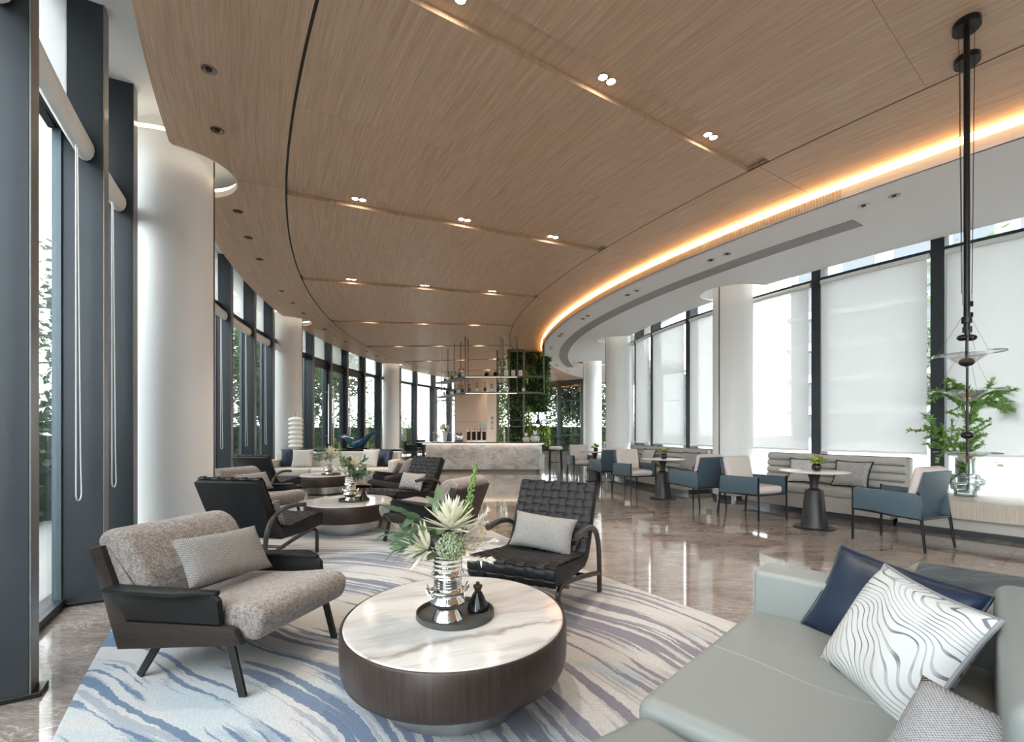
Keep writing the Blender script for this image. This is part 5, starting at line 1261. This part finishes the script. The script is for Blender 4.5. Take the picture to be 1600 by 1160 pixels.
tree((-1.2, 32.5), 6.5, 2.5, 'leafy tree behind the timber panel', 7, 6500)
tree((3.2, 31.0), 6.0, 2.2, 'leafy tree outside the end windows', 8, 5500, mat=M_TREE)
tree((5.6, 32.5), 6.5, 2.4, 'dense tree outside the end windows by the last column', 9, 6000, mat=M_TREE)
tree(rp(8.2, -27.5), 5.5, 1.6, 'slender tree behind the blind by the dividing window column', 10, 700, bare=True)
tree(rp(7.6, -38.0), 5.5, 1.9, 'leafy tree behind the blind beside the fern vase', 11, 1500)
def hedge(a0, a1, R0, R1, h, n, lab, mat, seed):
    R = random.Random(seed); b = B()
    for k in range(n):
        a = R.uniform(a0, a1); q = R.uniform(R0, R1); x, y = rp(q, a); z = h * (R.random() ** .6) * (.85 + .3 * sin(a * 3)); v, f = leaf_geo(R.uniform(.10, .22), R.uniform(.03, .055), .3, .3, 3)
        b.add(v, f, dirM((x, y, z - .1), (R.gauss(0, 1), R.gauss(0, 1), R.gauss(.5, .5)), R.uniform(0, 3)))
    t = thing('hedge', lab, 'hedge', (0, 0, 0), 0, 'hedges outside the windows')
    mk('leaf_mass', b, mat, t, sharp=80, kind='stuff')
    mk('woody_core', B().sweep([(R0 + .15, -.15), (R1 - .15, -.15), (R1 - .15, h * .62), (R0 + .15, h * .62)], a0, a1, 20), M_GARDEN, t)
hedge(-38, -17, 25.4, 26.2, 1.3, 4200, 'low garden shrubs outside the leather sofa end windows', M_GARDEN, 30)
hedge(-17, -2, 25.6, 26.6, 1.9, 3600, 'dark shrubs outside the windows between the columns', M_GARDEN, 31)
hedge(-2, 34, 28.5, 29.8, 2.3, 9000, 'clipped green hedge beyond the windows beside the bar', M_HEDGE, 32)
hedge(2, 34, 26.6, 27.2, .6, 2000, 'low lime coloured shrubs before the hedge', M_LIMEOUT, 33)
eh = thing('hedge', 'tall green hedge outside the end windows', 'hedge', (3, 30, 0), 0, 'hedges outside the windows')
b = B(); R = random.Random(34)
for k in range(3600): v, f = leaf_geo(R.uniform(.12, .26), .05, .3, .3, 3); b.add(v, f, dirM((R.uniform(-4, 6), R.uniform(-.7, .5), -.1 + 2.4 * R.random() ** .7), (R.gauss(0, 1), R.gauss(-.3, 1), R.gauss(.4, .5)), R.uniform(0, 3)))
mk('leaf_mass', b, M_HEDGE, eh, sharp=80, kind='stuff'); mk('woody_core', B().box((1, 0, .7), (10, .7, 1.6)), M_GARDEN, eh)
# neighbouring buildings
def building(c, size, floors, lab, rz=0.0, win=True):
    t = thing('apartment_building', lab, 'building', (*c, -.15), rz); sx_, sy_, sz_ = size
    mk('wall', B().box((0, 0, sz_ / 2), size), M_FACADE, t); fh = sz_ / floors; nb = int(sx_ / 4)
    for k in range(floors + 1): mk('floor_slab', B().box((0, -.25, k * fh), (sx_ + .4, sy_ + .9, .45)), M_SLAB, t)
    proto = None
    for k in range(floors):
        for j in range(nb):
            x = -sx_ / 2 + (j + .5) * sx_ / nb
            if proto is None: proto = mk('window', B().box((0, 0, 0), (sx_ / nb * .62, .1, fh * .6)), M_FWIN, t, loc=(x, -sy_ / 2 - .02, (k + .52) * fh))
            else: inst(proto, 'window', t, Matrix.Translation((x, -sy_ / 2 - .02, (k + .52) * fh)))
a = -31; x, y = rp(-14, a)
building((52, 30), (60, 10, 26), 8, 'grey apartment block seen faintly through the blinds', radians(-52))
def dark_block(a0, a1, R0, h, lab):
    t = thing('dark_building', lab, 'building', (0, 0, 0), 0)
    mk('wall', B().sweep([(R0, -.15), (R0 + 6, -.15), (R0 + 6, h), (R0, h)], a0, a1, 20), M_DARKF, t)
    for k in range(int((a1 - a0) / 2)): x, y = rp(R0 - .03, a0 + 1 + 2 * k); mk('window', B().box((0, 0, h * .5), (.06, .7, h * .62), M=Matrix.Translation((x, y, 0)) @ Matrix.Rotation(-radians(a0 + 1 + 2 * k), 4, 'Z')), M_FWIN, t)
    mk('parapet', B().sweep([(R0 - .15, h), (R0 + 6, h), (R0 + 6, h + .25), (R0 - .15, h + .25)], a0, a1, 20), M_SLAB, t)
dark_block(-44, -19, 31.5, 4.2, 'low dark grey building beyond the bare branched tree')
dark_block(-18.6, -9.0, 31.0, 8.5, 'tall dark building outside between the columns')
